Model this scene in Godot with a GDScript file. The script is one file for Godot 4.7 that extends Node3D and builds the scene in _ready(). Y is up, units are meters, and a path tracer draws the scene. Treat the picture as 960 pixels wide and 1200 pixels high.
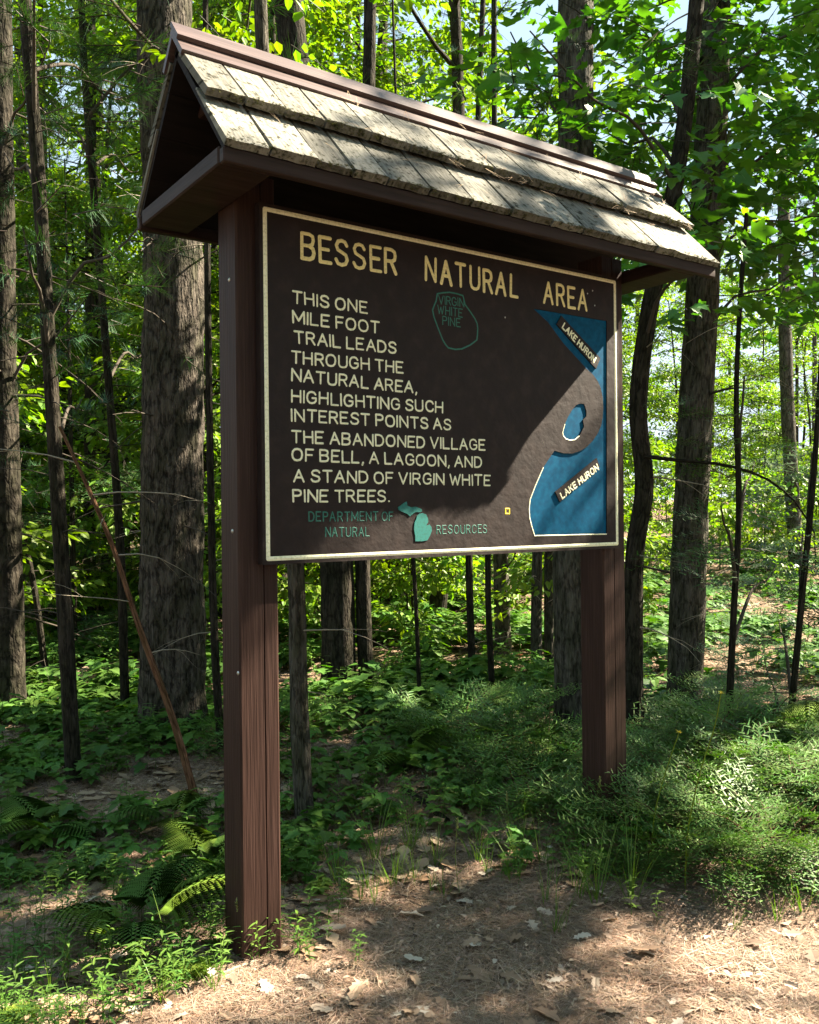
extends Node3D
# Trailhead sign in a pine and maple wood. Metres, y up. x runs along the sign, z comes out of its front.

const CAM := Vector3(-1.184, 1.444, 2.6096)
const YAW := 0.6181
const ROLL := -0.0099
const FOCAL := 1031.41
const SUN := Vector3(1.0, 0.92, 0.25)

# measured on the sign
const POST := 0.14
const GAP := 1.6946          # left edge of the right post
const PANEL_Z := 0.035
const PX0 := 0.0793
const PX1 := 1.7514
const PY0 := 1.2879
const PY1 := 2.4294
const EAVE_Y := 2.4976
const EAVE_Z := 0.3233
const RIDGE_Y := 2.9519
const RIDGE_Z := -0.07
const ROOF_X0 := -0.1734
const ROOF_X1 := 2.0897

var R := RandomNumberGenerator.new()
var used := {}
var M := {}
var cam_right: Vector3
var cam_up: Vector3
var cam_fwd: Vector3
var ground_noise := FastNoiseLite.new()
var lit_spots := []
var shade_noise := FastNoiseLite.new()

# ---------------------------------------------------------------- naming
func numbered(called: String) -> String:
	var n: int = used.get(called, 0)
	used[called] = n + 1
	return called if n == 0 else "%s_%03d" % [called, n]

func tag(o: Node, label: String, category: String, group := "", kind := "") -> Node:
	if label: o.set_meta("label", label)
	if category: o.set_meta("category", category)
	if group: o.set_meta("group", group)
	if kind: o.set_meta("kind", kind)
	return o

func thing(called: String, label: String, category: String, at := Vector3.ZERO, turn := 0.0, group := "") -> Node3D:
	var o := Node3D.new()
	o.name = numbered(called)
	add_child(o)
	o.position = at
	o.rotation.y = turn
	tag(o, label, category, group)
	return o

func dup(root: Node3D, at: Vector3, turn: float, size: float, label := "", group := "") -> Node3D:
	var r: Node3D = root.duplicate()
	var base_name := String(root.name)
	if base_name.right(4).begins_with("_"): base_name = base_name.left(-4)
	r.name = numbered(base_name)
	add_child(r)
	r.position = at
	r.rotation.y = turn
	r.scale = Vector3.ONE * size
	if label: r.set_meta("label", label)
	if group: r.set_meta("group", group)
	return r

func put(parent: Node, called: String, mesh: Mesh, mat: Material) -> MeshInstance3D:
	var o := MeshInstance3D.new()
	o.name = called if parent != self else numbered(called)
	o.mesh = mesh
	o.material_override = mat
	parent.add_child(o, true)
	return o

func copies(parent: Node, called: String, mesh: Mesh, mat: Material, xfs: Array, cols: Array) -> MultiMeshInstance3D:
	var mm := MultiMesh.new()
	mm.transform_format = MultiMesh.TRANSFORM_3D
	mm.use_colors = true
	mm.mesh = mesh
	mm.instance_count = xfs.size()
	for i in xfs.size():
		mm.set_instance_transform(i, xfs[i])
		mm.set_instance_color(i, cols[i])
	var o := MultiMeshInstance3D.new()
	o.name = called if parent != self else numbered(called)
	o.multimesh = mm
	o.material_override = mat
	parent.add_child(o, true)
	return o

# ---------------------------------------------------------------- places
func ray(u: float, v: float) -> Vector3:
	return cam_fwd + cam_right * ((u - 480.0) / FOCAL) - cam_up * ((v - 600.0) / FOCAL)

func at_depth(u: float, v: float, d: float) -> Vector3:
	return CAM + ray(u, v) * d

func on_ground(u: float, v: float) -> Vector3:
	var r := ray(u, v)
	var t := -CAM.y / r.y
	for k in 8:
		var p := CAM + r * t
		t = (ground(p.x, p.z) - CAM.y) / r.y
	return CAM + r * t

func on_panel(u: float, v: float) -> Vector2:
	var r := ray(u, v)
	var p := CAM + r * ((PANEL_Z - CAM.z) / r.z)
	return Vector2(p.x, p.y)

func depth_of(p: Vector3) -> float:
	return (p - CAM).dot(cam_fwd)

func ground(x: float, z: float) -> float:
	var d := Vector2(x - 0.9, z).length()
	var far := smoothstep(3.0, 14.0, d)
	var h := ground_noise.get_noise_2d(x * 8.0, z * 8.0) * 0.035
	h += ground_noise.get_noise_2d(x * 1.3 + 40.0, z * 1.3) * 0.32 * far
	h += 0.05 * smoothstep(0.5, 2.0, x) * smoothstep(1.2, 0.0, z)
	h += far * 0.018 * maxf(0.0, d - 8.0)
	# level where the post nearest the path is set
	var lv := smoothstep(0.5, 0.1, Vector2(x - 0.07, z + 0.07).length())
	return lerpf(h, 0.0, lv)

func gp(x: float, z: float, lift := 0.0) -> Vector3:
	return Vector3(x, ground(x, z) + lift, z)

func shadow_at(p: Vector3) -> Vector2:
	var t := p.y / SUN.y
	return Vector2(p.x - SUN.x * t, p.z - SUN.z * t)

func in_gap(p: Vector3, grow := 0.0) -> bool:
	var g := shadow_at(p)
	for s in lit_spots:
		if g.distance_squared_to(s[0]) < (s[1] + grow) * (s[1] + grow): return true
	return false

# ---------------------------------------------------------------- materials
func lin(r: float, g: float, b: float) -> Color:
	return Color(r, g, b).linear_to_srgb()

func noise_tex(freq: float, ramp: Array, seed_: int, kind := FastNoiseLite.TYPE_SIMPLEX_SMOOTH, size := 512, oct := 5, warp := 0.0) -> NoiseTexture2D:
	var n := FastNoiseLite.new()
	n.noise_type = kind
	n.seed = seed_
	n.frequency = freq
	n.fractal_octaves = oct
	n.fractal_gain = 0.55
	if warp > 0.0:
		n.domain_warp_enabled = true
		n.domain_warp_amplitude = warp
		n.domain_warp_frequency = freq
	var t := NoiseTexture2D.new()
	t.width = size
	t.height = size
	t.seamless = true
	t.noise = n
	if ramp.size() > 0:
		var g := Gradient.new()
		var offs := PackedFloat32Array()
		var cols := PackedColorArray()
		for e in ramp:
			offs.append(e[0])
			cols.append(e[1])
		g.offsets = offs
		g.colors = cols
		t.color_ramp = g
	return t

# streaks along v: wood grain, bark furrows (an Image, stretched in one direction, tiling)
func streak_image(size: int, seed_: int, fx: float, fy: float, oct: int, ridged: bool) -> Image:
	var n := FastNoiseLite.new()
	n.noise_type = FastNoiseLite.TYPE_SIMPLEX_SMOOTH
	n.seed = seed_
	n.frequency = 1.0
	n.fractal_octaves = oct
	n.fractal_gain = 0.55
	if ridged: n.fractal_type = FastNoiseLite.FRACTAL_RIDGED
	var im := Image.create(size, size, false, Image.FORMAT_RGB8)
	for y in size:
		for x in size:
			var a := TAU * x / size
			var b := TAU * y / size
			# torus in 3D keeps x seamless, blend keeps y seamless
			var w := float(y) / size
			var p := Vector3(cos(a) * fx / TAU, sin(a) * fx / TAU, w * fy)
			var v0 := n.get_noise_3dv(p)
			var v1 := n.get_noise_3dv(p - Vector3(0, 0, fy))
			var k := smoothstep(0.75, 1.0, w)
			var v := clampf(0.5 + 0.5 * lerpf(v0, v1, k), 0, 1)
			im.set_pixel(x, y, Color(v, v, v))
	return im

# bark: plates parted by furrows, drawn out along the stem (tiling)
func bark_image(size: int, seed_: int) -> Image:
	var cell := FastNoiseLite.new()
	cell.noise_type = FastNoiseLite.TYPE_CELLULAR
	cell.cellular_return_type = FastNoiseLite.RETURN_DISTANCE2_SUB
	cell.cellular_jitter = 1.0
	cell.seed = seed_
	cell.frequency = 1.0
	cell.fractal_type = FastNoiseLite.FRACTAL_NONE
	var fine := streak_image(size, seed_ + 1, 20.0, 9.0, 5, false)
	var warp := FastNoiseLite.new()
	warp.seed = seed_ + 2
	warp.frequency = 1.0
	var im := Image.create(size, size, false, Image.FORMAT_RGB8)
	for y in size:
		for x in size:
			var a := TAU * x / size
			var w := float(y) / size
			var v := [0.0, 0.0]
			for k in 2:
				var p := Vector3(cos(a) * 6.5 / TAU, sin(a) * 6.5 / TAU, (w - k) * 7.0)
				p += Vector3(warp.get_noise_3dv(p * 3.0), warp.get_noise_3dv(p * 3.0 + Vector3(9, 0, 0)), 0) * 0.35
				v[k] = clampf((cell.get_noise_3dv(p) + 1.0) * 1.5, 0.0, 1.0)
			var s: float = lerpf(v[0], v[1], smoothstep(0.75, 1.0, w))
			var q := clampf(0.24 * smoothstep(0.0, 0.4, s) + 0.9 * fine.get_pixel(x, y).r - 0.1, 0, 1)
			im.set_pixel(x, y, Color(q, q, q))
	return im

func ramp_image(im: Image, ramp: Array) -> ImageTexture:
	var g := Gradient.new()
	var offs := PackedFloat32Array()
	var cols := PackedColorArray()
	for e in ramp:
		offs.append(e[0])
		cols.append(e[1])
	g.offsets = offs
	g.colors = cols
	var out := Image.create(im.get_width(), im.get_height(), false, Image.FORMAT_RGB8)
	for y in im.get_height():
		for x in im.get_width():
			out.set_pixel(x, y, g.sample(im.get_pixel(x, y).r))
	return ImageTexture.create_from_image(out)

func std(color: Color, rough: float, spec := 0.5) -> StandardMaterial3D:
	var m := StandardMaterial3D.new()
	m.albedo_color = color
	m.roughness = rough
	m.metallic_specular = spec
	return m

func leaf_mat(tint: Color, back: Color, rough := 0.5) -> StandardMaterial3D:
	var m := std(tint, rough, 0.35)
	m.vertex_color_use_as_albedo = true
	m.cull_mode = BaseMaterial3D.CULL_DISABLED
	m.backlight_enabled = true
	m.backlight = back
	return m

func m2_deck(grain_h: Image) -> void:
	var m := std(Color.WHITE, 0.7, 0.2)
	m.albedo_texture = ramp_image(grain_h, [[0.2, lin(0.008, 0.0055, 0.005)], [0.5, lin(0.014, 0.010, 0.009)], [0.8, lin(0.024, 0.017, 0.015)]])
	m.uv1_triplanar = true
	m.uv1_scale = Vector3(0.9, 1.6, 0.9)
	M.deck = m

func make_materials() -> void:
	var grain := streak_image(512, 3, 26.0, 3.0, 5, false)
	var grain_tex := ImageTexture.create_from_image(grain)
	# brown stain on posts and roof timber
	var m := std(Color.WHITE, 0.55, 0.25)
	m.albedo_texture = ramp_image(grain, [[0.2, lin(0.026, 0.0135, 0.0108)], [0.5, lin(0.037, 0.0190, 0.0150)], [0.8, lin(0.053, 0.029, 0.0235)]])
	m.uv1_triplanar = true
	m.uv1_scale = Vector3(3.5, 0.8, 3.5)
	m.heightmap_enabled = true
	m.heightmap_texture = grain_tex
	m.heightmap_scale = 0.16
	M.timber = m
	# the same stain along beams that lie along x
	var grain_h := grain.duplicate()
	grain_h.rotate_90(CLOCKWISE)
	m = std(Color.WHITE, 0.58, 0.25)
	m.albedo_texture = ramp_image(grain_h, [[0.2, lin(0.021, 0.0122, 0.0102)], [0.5, lin(0.030, 0.0175, 0.0147)], [0.8, lin(0.044, 0.027, 0.023)]])
	m.uv1_triplanar = true
	m.uv1_scale = Vector3(0.9, 1.6, 0.9)
	m.heightmap_enabled = true
	m.heightmap_texture = ImageTexture.create_from_image(grain_h)
	m.heightmap_scale = 0.15
	M.beam = m
	# roof deck boards, the shade of the open gable put into their colour
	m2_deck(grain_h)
	# worn plum brown stain of the ridge boards
	m = std(Color.WHITE, 0.5, 0.5)
	m.albedo_texture = ramp_image(grain_h, [[0.2, lin(0.035, 0.020, 0.018)], [0.5, lin(0.070, 0.041, 0.037)], [0.8, lin(0.13, 0.088, 0.082)]])
	m.uv1_triplanar = true
	m.uv1_scale = Vector3(0.8, 3.0, 3.0)
	M.ridge = m
	# panel: thick brown paint, blistered
	m = std(Color.WHITE, 0.66, 0.36)
	m.albedo_texture = noise_tex(0.012, [[0.2, lin(0.0135, 0.0070, 0.0066)], [0.55, lin(0.0165, 0.0088, 0.0080)], [0.85, lin(0.023, 0.013, 0.0115)]], 21)
	m.uv1_triplanar = true
	m.uv1_scale = Vector3(1.6, 1.6, 1.6)
	m.heightmap_enabled = true
	m.heightmap_texture = noise_tex(0.02, [], 22, FastNoiseLite.TYPE_SIMPLEX_SMOOTH, 512, 6)
	m.heightmap_scale = 0.14
	M.panel = m
	m = std(lin(0.88, 0.84, 0.60), 0.6)
	m.albedo_texture = noise_tex(0.05, [[0.25, Color(0.9, 0.9, 0.87)], [0.45, Color(1, 1, 1)]], 23, FastNoiseLite.TYPE_SIMPLEX_SMOOTH, 256)
	m.uv1_triplanar = true
	m.uv1_scale = Vector3(6, 6, 6)
	M.cream = m
	var m2: StandardMaterial3D = m.duplicate()
	m2.albedo_color = lin(0.88, 0.74, 0.34)
	M.gold = m2
	m2 = m.duplicate()
	m2.albedo_color = lin(0.004, 0.145, 0.13)
	M.teal = m2
	m2 = m.duplicate()
	m2.albedo_color = lin(0.010, 0.125, 0.095)
	M.dull_teal = m2
	m2 = m.duplicate()
	m2.albedo_color = lin(0.075, 0.018, 0.016)
	M.dull_red = m2
	m = std(Color.WHITE, 0.6, 0.2)
	m.albedo_texture = noise_tex(0.015, [[0.25, lin(0.001, 0.056, 0.122)], [0.6, lin(0.001, 0.070, 0.150)], [0.9, lin(0.003, 0.092, 0.18)]], 25)
	m.uv1_triplanar = true
	m.uv1_scale = Vector3(3, 3, 3)
	M.blue = m
	M.yellow = std(lin(0.75, 0.55, 0.02), 0.5)
	m = std(lin(0.45, 0.45, 0.43), 0.4)
	m.metallic = 0.9
	M.steel = m
	# shakes: grey weathered cedar, speckled with lichen
	for k in 8:
		var g2 := streak_image(256, 40 + k, 40.0, 6.0, 5, false)
		m = std(Color.WHITE * [1.0, 0.86, 0.95, 0.78, 1.04, 0.9, 0.82, 0.98][k], 0.9, 0.25)
		m.albedo_texture = ramp_image(g2, [[0.12, lin(0.10, 0.094, 0.082)], [0.42, lin(0.175, 0.166, 0.145)], [0.6, lin(0.21, 0.20, 0.176)], [0.88, lin(0.27, 0.259, 0.229)]])
		m.detail_enabled = true
		m.detail_blend_mode = BaseMaterial3D.BLEND_MODE_MUL
		m.detail_albedo = noise_tex(0.045 + 0.008 * k, [[0.17, lin(0.14, 0.14, 0.11)], [0.27, lin(0.5, 0.5, 0.43)], [0.37, lin(0.95, 0.95, 0.93)], [1.0, lin(1, 1, 1)]], 60 + k, FastNoiseLite.TYPE_SIMPLEX_SMOOTH, 256, 6)
		m.uv1_scale = Vector3(1, 1, 1)
		m.heightmap_enabled = true
		m.heightmap_texture = ImageTexture.create_from_image(g2)
		m.heightmap_scale = 0.4
		m.uv1_offset = Vector3(0.27 * k, 0.31 * k, 0)
		M["shake%d" % k] = m
	# bark
	var bk := bark_image(512, 5)
	var bk_tex := ImageTexture.create_from_image(bk)
	var kinds := {
		"bark_pine": [lin(0.022, 0.019, 0.016), lin(0.072, 0.061, 0.051), lin(0.125, 0.108, 0.09), 4.0],
		"bark_dark": [lin(0.013, 0.011, 0.009), lin(0.032, 0.027, 0.021), lin(0.060, 0.052, 0.041), 1.6],
		"bark_oak": [lin(0.032, 0.029, 0.024), lin(0.085, 0.076, 0.063), lin(0.14, 0.127, 0.107), 2.6],
		"bark_red": [lin(0.075, 0.035, 0.020), lin(0.17, 0.085, 0.050), lin(0.25, 0.14, 0.09), 0.8],
	}
	for kk in kinds:
		var e = kinds[kk]
		m = std(Color.WHITE, 0.92, 0.2)
		m.albedo_texture = ramp_image(bk, [[0.22, e[0]], [0.5, e[1]], [0.82, e[2]]])
		m.heightmap_enabled = true
		m.heightmap_texture = bk_tex
		m.heightmap_scale = e[3]
		m.detail_enabled = true
		m.detail_blend_mode = BaseMaterial3D.BLEND_MODE_MUL
		m.detail_albedo = noise_tex(0.011, [[0.3, lin(0.62, 0.66, 0.56)], [0.6, lin(1, 1, 1)], [0.78, lin(1.0, 0.98, 0.95)]], 80 + kk.length(), FastNoiseLite.TYPE_SIMPLEX_SMOOTH, 256)
		M[kk] = m
	M.twig = std(lin(0.06, 0.05, 0.04), 0.9, 0.2)
	M.twig_pale = std(lin(0.26, 0.22, 0.17), 0.85, 0.2)
	# forest floor
	m = std(Color.WHITE, 0.95, 0.15)
	m.albedo_texture = noise_tex(0.02, [[0.15, lin(0.075, 0.05, 0.034)], [0.42, lin(0.15, 0.10, 0.068)], [0.6, lin(0.215, 0.15, 0.108)], [0.85, lin(0.30, 0.225, 0.17)]], 31, FastNoiseLite.TYPE_SIMPLEX_SMOOTH, 1024, 7, 20.0)
	m.uv1_triplanar = true
	m.uv1_world_triplanar = true
	m.uv1_scale = Vector3(0.55, 0.55, 0.55)
	m.heightmap_enabled = true
	m.heightmap_texture = noise_tex(0.06, [], 32, FastNoiseLite.TYPE_SIMPLEX_SMOOTH, 1024, 6)
	m.heightmap_scale = 3.0
	M.floor = m
	M.maple = leaf_mat(lin(1, 1, 1), Color(0.95, 1.0, 0.30), 0.42)
	M.needle = leaf_mat(lin(1, 1, 1), Color(0.55, 0.6, 0.25), 0.5)
	M.herb = leaf_mat(lin(1, 1, 1), Color(0.8, 0.9, 0.3), 0.45)
	M.herb_light = leaf_mat(lin(0.11, 0.18, 0.035), Color(0.8, 0.9, 0.3), 0.4)
	M.yew = leaf_mat(lin(1, 1, 1), Color(0.6, 0.7, 0.25), 0.5)
	M.dry = leaf_mat(lin(1, 1, 1), Color(0.35, 0.28, 0.18), 0.75)
	M.straw = leaf_mat(lin(1, 1, 1), Color(0.2, 0.16, 0.1), 0.75)
	M.moss = leaf_mat(lin(1, 1, 1), Color(0.4, 0.5, 0.1), 0.8)
	m = std(lin(0.8, 0.55, 0.03), 0.6)
	m.cull_mode = BaseMaterial3D.CULL_DISABLED
	M.petal = m

# ---------------------------------------------------------------- mesh helpers
func quad(st: SurfaceTool, a: Vector3, b: Vector3, c: Vector3, d: Vector3) -> void:
	# a b c d counter-clockwise as seen from outside; Godot's front faces run clockwise
	for p in [a, c, b, a, d, c]: st.add_vertex(p)

# extrude a polygon (in 2D, counter-clockwise) between two planes by a mapping
func prism_mesh(poly: PackedVector2Array, lo: float, hi: float, axis: String) -> ArrayMesh:
	var st := SurfaceTool.new()
	st.begin(Mesh.PRIMITIVE_TRIANGLES)
	st.set_smooth_group(-1)
	var f := func(p: Vector2, t: float) -> Vector3:
		match axis:
			"x": return Vector3(t, p.y, p.x)
			"y": return Vector3(p.x, t, p.y)
			_: return Vector3(p.x, p.y, t)
	var tris := Geometry2D.triangulate_polygon(poly)
	for i in range(0, tris.size(), 3):
		for e in [[lo, 0, 1, 2], [hi, 0, 2, 1]]:
			for k in [1, 2, 3]: st.add_vertex(f.call(poly[tris[i + e[k]]], e[0]))
	for i in poly.size():
		var a := poly[i]
		var b := poly[(i + 1) % poly.size()]
		quad(st, f.call(a, lo), f.call(b, lo), f.call(b, hi), f.call(a, hi))
	st.generate_normals()
	return st.commit()

func bevel_box(size: Vector3, bev: float) -> ArrayMesh:
	# a box with chamfered edges, centred
	var st := SurfaceTool.new()
	st.begin(Mesh.PRIMITIVE_TRIANGLES)
	st.set_smooth_group(-1)
	var h := size * 0.5
	var pts := PackedVector3Array()
	for sx in [-1, 1]:
		for sy in [-1, 1]:
			for sz in [-1, 1]:
				pts.append(Vector3(sx * (h.x - bev), sy * (h.y - bev), sz * h.z))
				pts.append(Vector3(sx * (h.x - bev), sy * h.y, sz * (h.z - bev)))
				pts.append(Vector3(sx * h.x, sy * (h.y - bev), sz * (h.z - bev)))
	var shape := convex(pts)
	for t in shape: st.add_vertex(t)
	st.generate_normals()
	return st.commit()

func convex(pts: PackedVector3Array) -> PackedVector3Array:
	# small point sets only: every supporting triangle plane, gathered face by face
	var out := PackedVector3Array()
	var n := pts.size()
	var seen := {}
	for i in n:
		for j in range(i + 1, n):
			for k in range(j + 1, n):
				var nn := (pts[j] - pts[i]).cross(pts[k] - pts[i])
				if nn.length() < 1e-10: continue
				nn = nn.normalized()
				var d := nn.dot(pts[i])
				var pos := false
				var neg := false
				for q in n:
					var e := nn.dot(pts[q]) - d
					if e > 1e-6: pos = true
					elif e < -1e-6: neg = true
				if pos and neg: continue
				if pos:
					nn = -nn
					d = -d
				var key := "%.4f %.4f %.4f %.4f" % [snappedf(nn.x, 0.001), snappedf(nn.y, 0.001), snappedf(nn.z, 0.001), snappedf(d, 0.0005)]
				if seen.has(key): continue
				seen[key] = true
				var face := []
				var c := Vector3.ZERO
				for q in n:
					if absf(nn.dot(pts[q]) - d) < 1e-6:
						face.append(pts[q])
						c += pts[q]
				c /= face.size()
				var ux: Vector3 = (face[0] - c).normalized()
				var uy := nn.cross(ux)
				face.sort_custom(func(a, b): return atan2((a - c).dot(uy), (a - c).dot(ux)) < atan2((b - c).dot(uy), (b - c).dot(ux)))
				for q in range(1, face.size() - 1):
					out.append(face[0])
					out.append(face[q + 1])
					out.append(face[q])
	return out

# a tapering tube along points, with bark uv
func tube(st: SurfaceTool, pts: PackedVector3Array, radii: PackedFloat32Array, sides: int, rough := 0.0, flare := false, col := Color.WHITE) -> void:
	var n := pts.size()
	var rings := []
	var x_axis := Vector3.RIGHT
	var v := 0.0
	var off := R.randf() * 50.0
	for i in n:
		var t := (pts[mini(i + 1, n - 1)] - pts[maxi(i - 1, 0)]).normalized()
		if absf(t.dot(x_axis)) > 0.9: x_axis = Vector3.FORWARD if absf(t.dot(Vector3.FORWARD)) < 0.9 else Vector3.UP
		x_axis = (x_axis - t * t.dot(x_axis)).normalized()
		var y_axis := t.cross(x_axis)
		if i > 0: v += pts[i].distance_to(pts[i - 1])
		var ring := []
		for k in sides + 1:
			var a := TAU * (k % sides) / sides
			var dirv := x_axis * cos(a) + y_axis * sin(a)
			var r := radii[i]
			if rough > 0.0:
				r *= 1.0 + rough * ground_noise.get_noise_3d(cos(a) * 30.0 + off, v * 14.0, sin(a) * 30.0) + rough * 0.7 * ground_noise.get_noise_3d(cos(a) * 95.0 + off, v * 40.0, sin(a) * 95.0)
			if flare and v < 0.45:
				r *= 1.0 + 0.5 * pow(1.0 - v / 0.45, 2.0) * (0.7 + 0.5 * sin(a * 4.0 + off))
			ring.append([pts[i] + dirv * r, dirv, Vector2(float(k) / sides * maxf(1.0, roundf(radii[0] * 14.0)), v * 0.9), y_axis * cos(a) - x_axis * sin(a)])
		rings.append(ring)
	for i in n - 1:
		for k in sides:
			for e in [[i, k], [i + 1, k + 1], [i, k + 1], [i, k], [i + 1, k], [i + 1, k + 1]]:
				var q = rings[e[0]][e[1]]
				st.set_normal(q[1])
				st.set_uv(q[2])
				st.set_color(col)
				st.add_vertex(q[0])

func tube_mesh(pts: PackedVector3Array, radii: PackedFloat32Array, sides: int, rough := 0.0, flare := false) -> ArrayMesh:
	var st := SurfaceTool.new()
	st.begin(Mesh.PRIMITIVE_TRIANGLES)
	tube(st, pts, radii, sides, rough, flare)
	if rough > 0.0:
		st.index()
		st.generate_normals()
	return st.commit()

# resample a control polyline with a smooth curve
func curve_pts(ctrl: Array, step: float) -> PackedVector3Array:
	var c := Curve3D.new()
	for i in ctrl.size():
		var tin: Vector3 = Vector3.ZERO
		if i > 0 and i < ctrl.size() - 1: tin = (ctrl[i - 1] - ctrl[i + 1]) / 6.0
		c.add_point(ctrl[i], tin, -tin)
	var out := PackedVector3Array()
	var n := maxi(2, int(c.get_baked_length() / step) + 1)
	for i in n: out.append(c.sample_baked(c.get_baked_length() * i / (n - 1), true))
	return out

# ---------------------------------------------------------------- lettering: routed round strokes
const GLYPHS := {
	"A": [0.66, [[0, 0, 0.33, 1, 0.66, 0], [0.13, 0.36, 0.53, 0.36]]],
	"B": [0.58, [[0, 0, 0, 1, 0.36, 1, 0.52, 0.93, 0.55, 0.77, 0.5, 0.6, 0.34, 0.53, 0, 0.53], [0.34, 0.53, 0.53, 0.44, 0.58, 0.26, 0.52, 0.07, 0.36, 0, 0, 0]]],
	"C": [0.62, [[0.62, 0.76, 0.54, 0.93, 0.38, 1, 0.2, 0.96, 0.06, 0.8, 0, 0.5, 0.06, 0.2, 0.2, 0.04, 0.38, 0, 0.54, 0.07, 0.62, 0.24]]],
	"D": [0.6, [[0, 0, 0, 1, 0.3, 1, 0.48, 0.9, 0.6, 0.66, 0.6, 0.34, 0.48, 0.1, 0.3, 0, 0, 0]]],
	"E": [0.52, [[0.52, 1, 0, 1, 0, 0, 0.52, 0], [0, 0.52, 0.42, 0.52]]],
	"F": [0.5, [[0.5, 1, 0, 1, 0, 0], [0, 0.52, 0.42, 0.52]]],
	"G": [0.64, [[0.6, 0.78, 0.5, 0.95, 0.34, 1, 0.18, 0.96, 0.05, 0.8, 0, 0.5, 0.05, 0.2, 0.18, 0.04, 0.34, 0, 0.52, 0.06, 0.63, 0.22, 0.63, 0.46, 0.38, 0.46]]],
	"H": [0.6, [[0, 0, 0, 1], [0.6, 0, 0.6, 1], [0, 0.52, 0.6, 0.52]]],
	"I": [0.0, [[0, 0, 0, 1]]],
	"K": [0.56, [[0, 0, 0, 1], [0.54, 1, 0, 0.42], [0.2, 0.62, 0.56, 0]]],
	"L": [0.5, [[0, 1, 0, 0, 0.5, 0]]],
	"M": [0.76, [[0, 0, 0, 1, 0.38, 0.2, 0.76, 1, 0.76, 0]]],
	"N": [0.62, [[0, 0, 0, 1, 0.62, 0, 0.62, 1]]],
	"O": [0.68, [[0.34, 1, 0.16, 0.95, 0.04, 0.77, 0, 0.5, 0.04, 0.23, 0.16, 0.05, 0.34, 0, 0.52, 0.05, 0.64, 0.23, 0.68, 0.5, 0.64, 0.77, 0.52, 0.95, 0.34, 1]]],
	"P": [0.54, [[0, 0, 0, 1, 0.34, 1, 0.5, 0.92, 0.54, 0.75, 0.5, 0.58, 0.34, 0.5, 0, 0.5]]],
	"R": [0.56, [[0, 0, 0, 1, 0.34, 1, 0.5, 0.92, 0.54, 0.75, 0.5, 0.58, 0.34, 0.5, 0, 0.5], [0.3, 0.5, 0.56, 0]]],
	"S": [0.58, [[0.55, 0.82, 0.46, 0.96, 0.3, 1, 0.12, 0.95, 0.03, 0.78, 0.1, 0.6, 0.3, 0.52, 0.5, 0.43, 0.57, 0.24, 0.48, 0.06, 0.28, 0, 0.1, 0.04, 0.0, 0.2]]],
	"T": [0.6, [[0, 1, 0.6, 1], [0.3, 1, 0.3, 0]]],
	"U": [0.6, [[0, 1, 0, 0.24, 0.08, 0.06, 0.22, 0, 0.38, 0, 0.52, 0.06, 0.6, 0.24, 0.6, 1]]],
	"V": [0.64, [[0, 1, 0.32, 0, 0.64, 1]]],
	"W": [0.86, [[0, 1, 0.22, 0, 0.43, 0.8, 0.64, 0, 0.86, 1]]],
	",": [0.06, [[0.06, 0.04, 0.0, -0.16]]],
	".": [0.02, [[0, 0.02, 0.02, 0.02]]],
}

func stroke(st: SurfaceTool, pts: PackedVector2Array, w: float, z: float, h: float, closed := false) -> void:
	var n := pts.size()
	var r := w * 0.5
	for i in (n if closed else n - 1):
		var a := pts[i]
		var b := pts[(i + 1) % n]
		var d := (b - a).normalized()
		var s := Vector2(-d.y, d.x) * r
		var al := Vector3(a.x + s.x, a.y + s.y, z)
		var ar := Vector3(a.x - s.x, a.y - s.y, z)
		var bl := Vector3(b.x + s.x, b.y + s.y, z)
		var br := Vector3(b.x - s.x, b.y - s.y, z)
		var am := Vector3(a.x, a.y, z + h)
		var bm := Vector3(b.x, b.y, z + h)
		quad(st, ar, br, bm, am)
		quad(st, am, bm, bl, al)
	for p in pts:
		for k in 10:
			var a0 := TAU * k / 10
			var a1 := TAU * (k + 1) / 10
			st.add_vertex(Vector3(p.x, p.y, z + h))
			st.add_vertex(Vector3(p.x + cos(a1) * r, p.y + sin(a1) * r, z))
			st.add_vertex(Vector3(p.x + cos(a0) * r, p.y + sin(a0) * r, z))

# words from a baseline start to a baseline end on the panel
func words(text: String, p0: Vector2, p1: Vector2, cap: float, w: float, z: float, gap := 0.24, space := 0.52) -> Array:
	var st := SurfaceTool.new()
	st.begin(Mesh.PRIMITIVE_TRIANGLES)
	st.set_smooth_group(-1)
	var out := []
	var total := 0.0
	for i in text.length():
		if text[i] == " ": total += space
		else: total += GLYPHS[text[i]][0] + (gap if i < text.length() - 1 and text[i + 1] != " " else 0.0)
	var ex := (p1 - p0) / total
	var ey := Vector2(-ex.y, ex.x).normalized() * cap
	var x := 0.0
	for i in text.length():
		if text[i] == " ":
			x += space
			st.generate_normals()
			out.append(st.commit())
			st = SurfaceTool.new()
			st.begin(Mesh.PRIMITIVE_TRIANGLES)
			st.set_smooth_group(-1)
			continue
		var g = GLYPHS[text[i]]
		var wob := Vector2(R.randf_range(-1, 1), R.randf_range(-1, 1)) * cap * 0.025
		var tilt := R.randf_range(-0.03, 0.03)
		for s in g[1]:
			var pts := PackedVector2Array()
			for k in range(0, s.size(), 2):
				pts.append(p0 + ex * (x + s[k] + tilt * (s[k + 1] - 0.5)) + ey * s[k + 1] + wob)
			stroke(st, pts, w * R.randf_range(0.9, 1.08), z, w * 0.16)
		x += g[0] + (gap if i < text.length() - 1 and text[i + 1] != " " else 0.0)
	st.generate_normals()
	out.append(st.commit())
	return out

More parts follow.
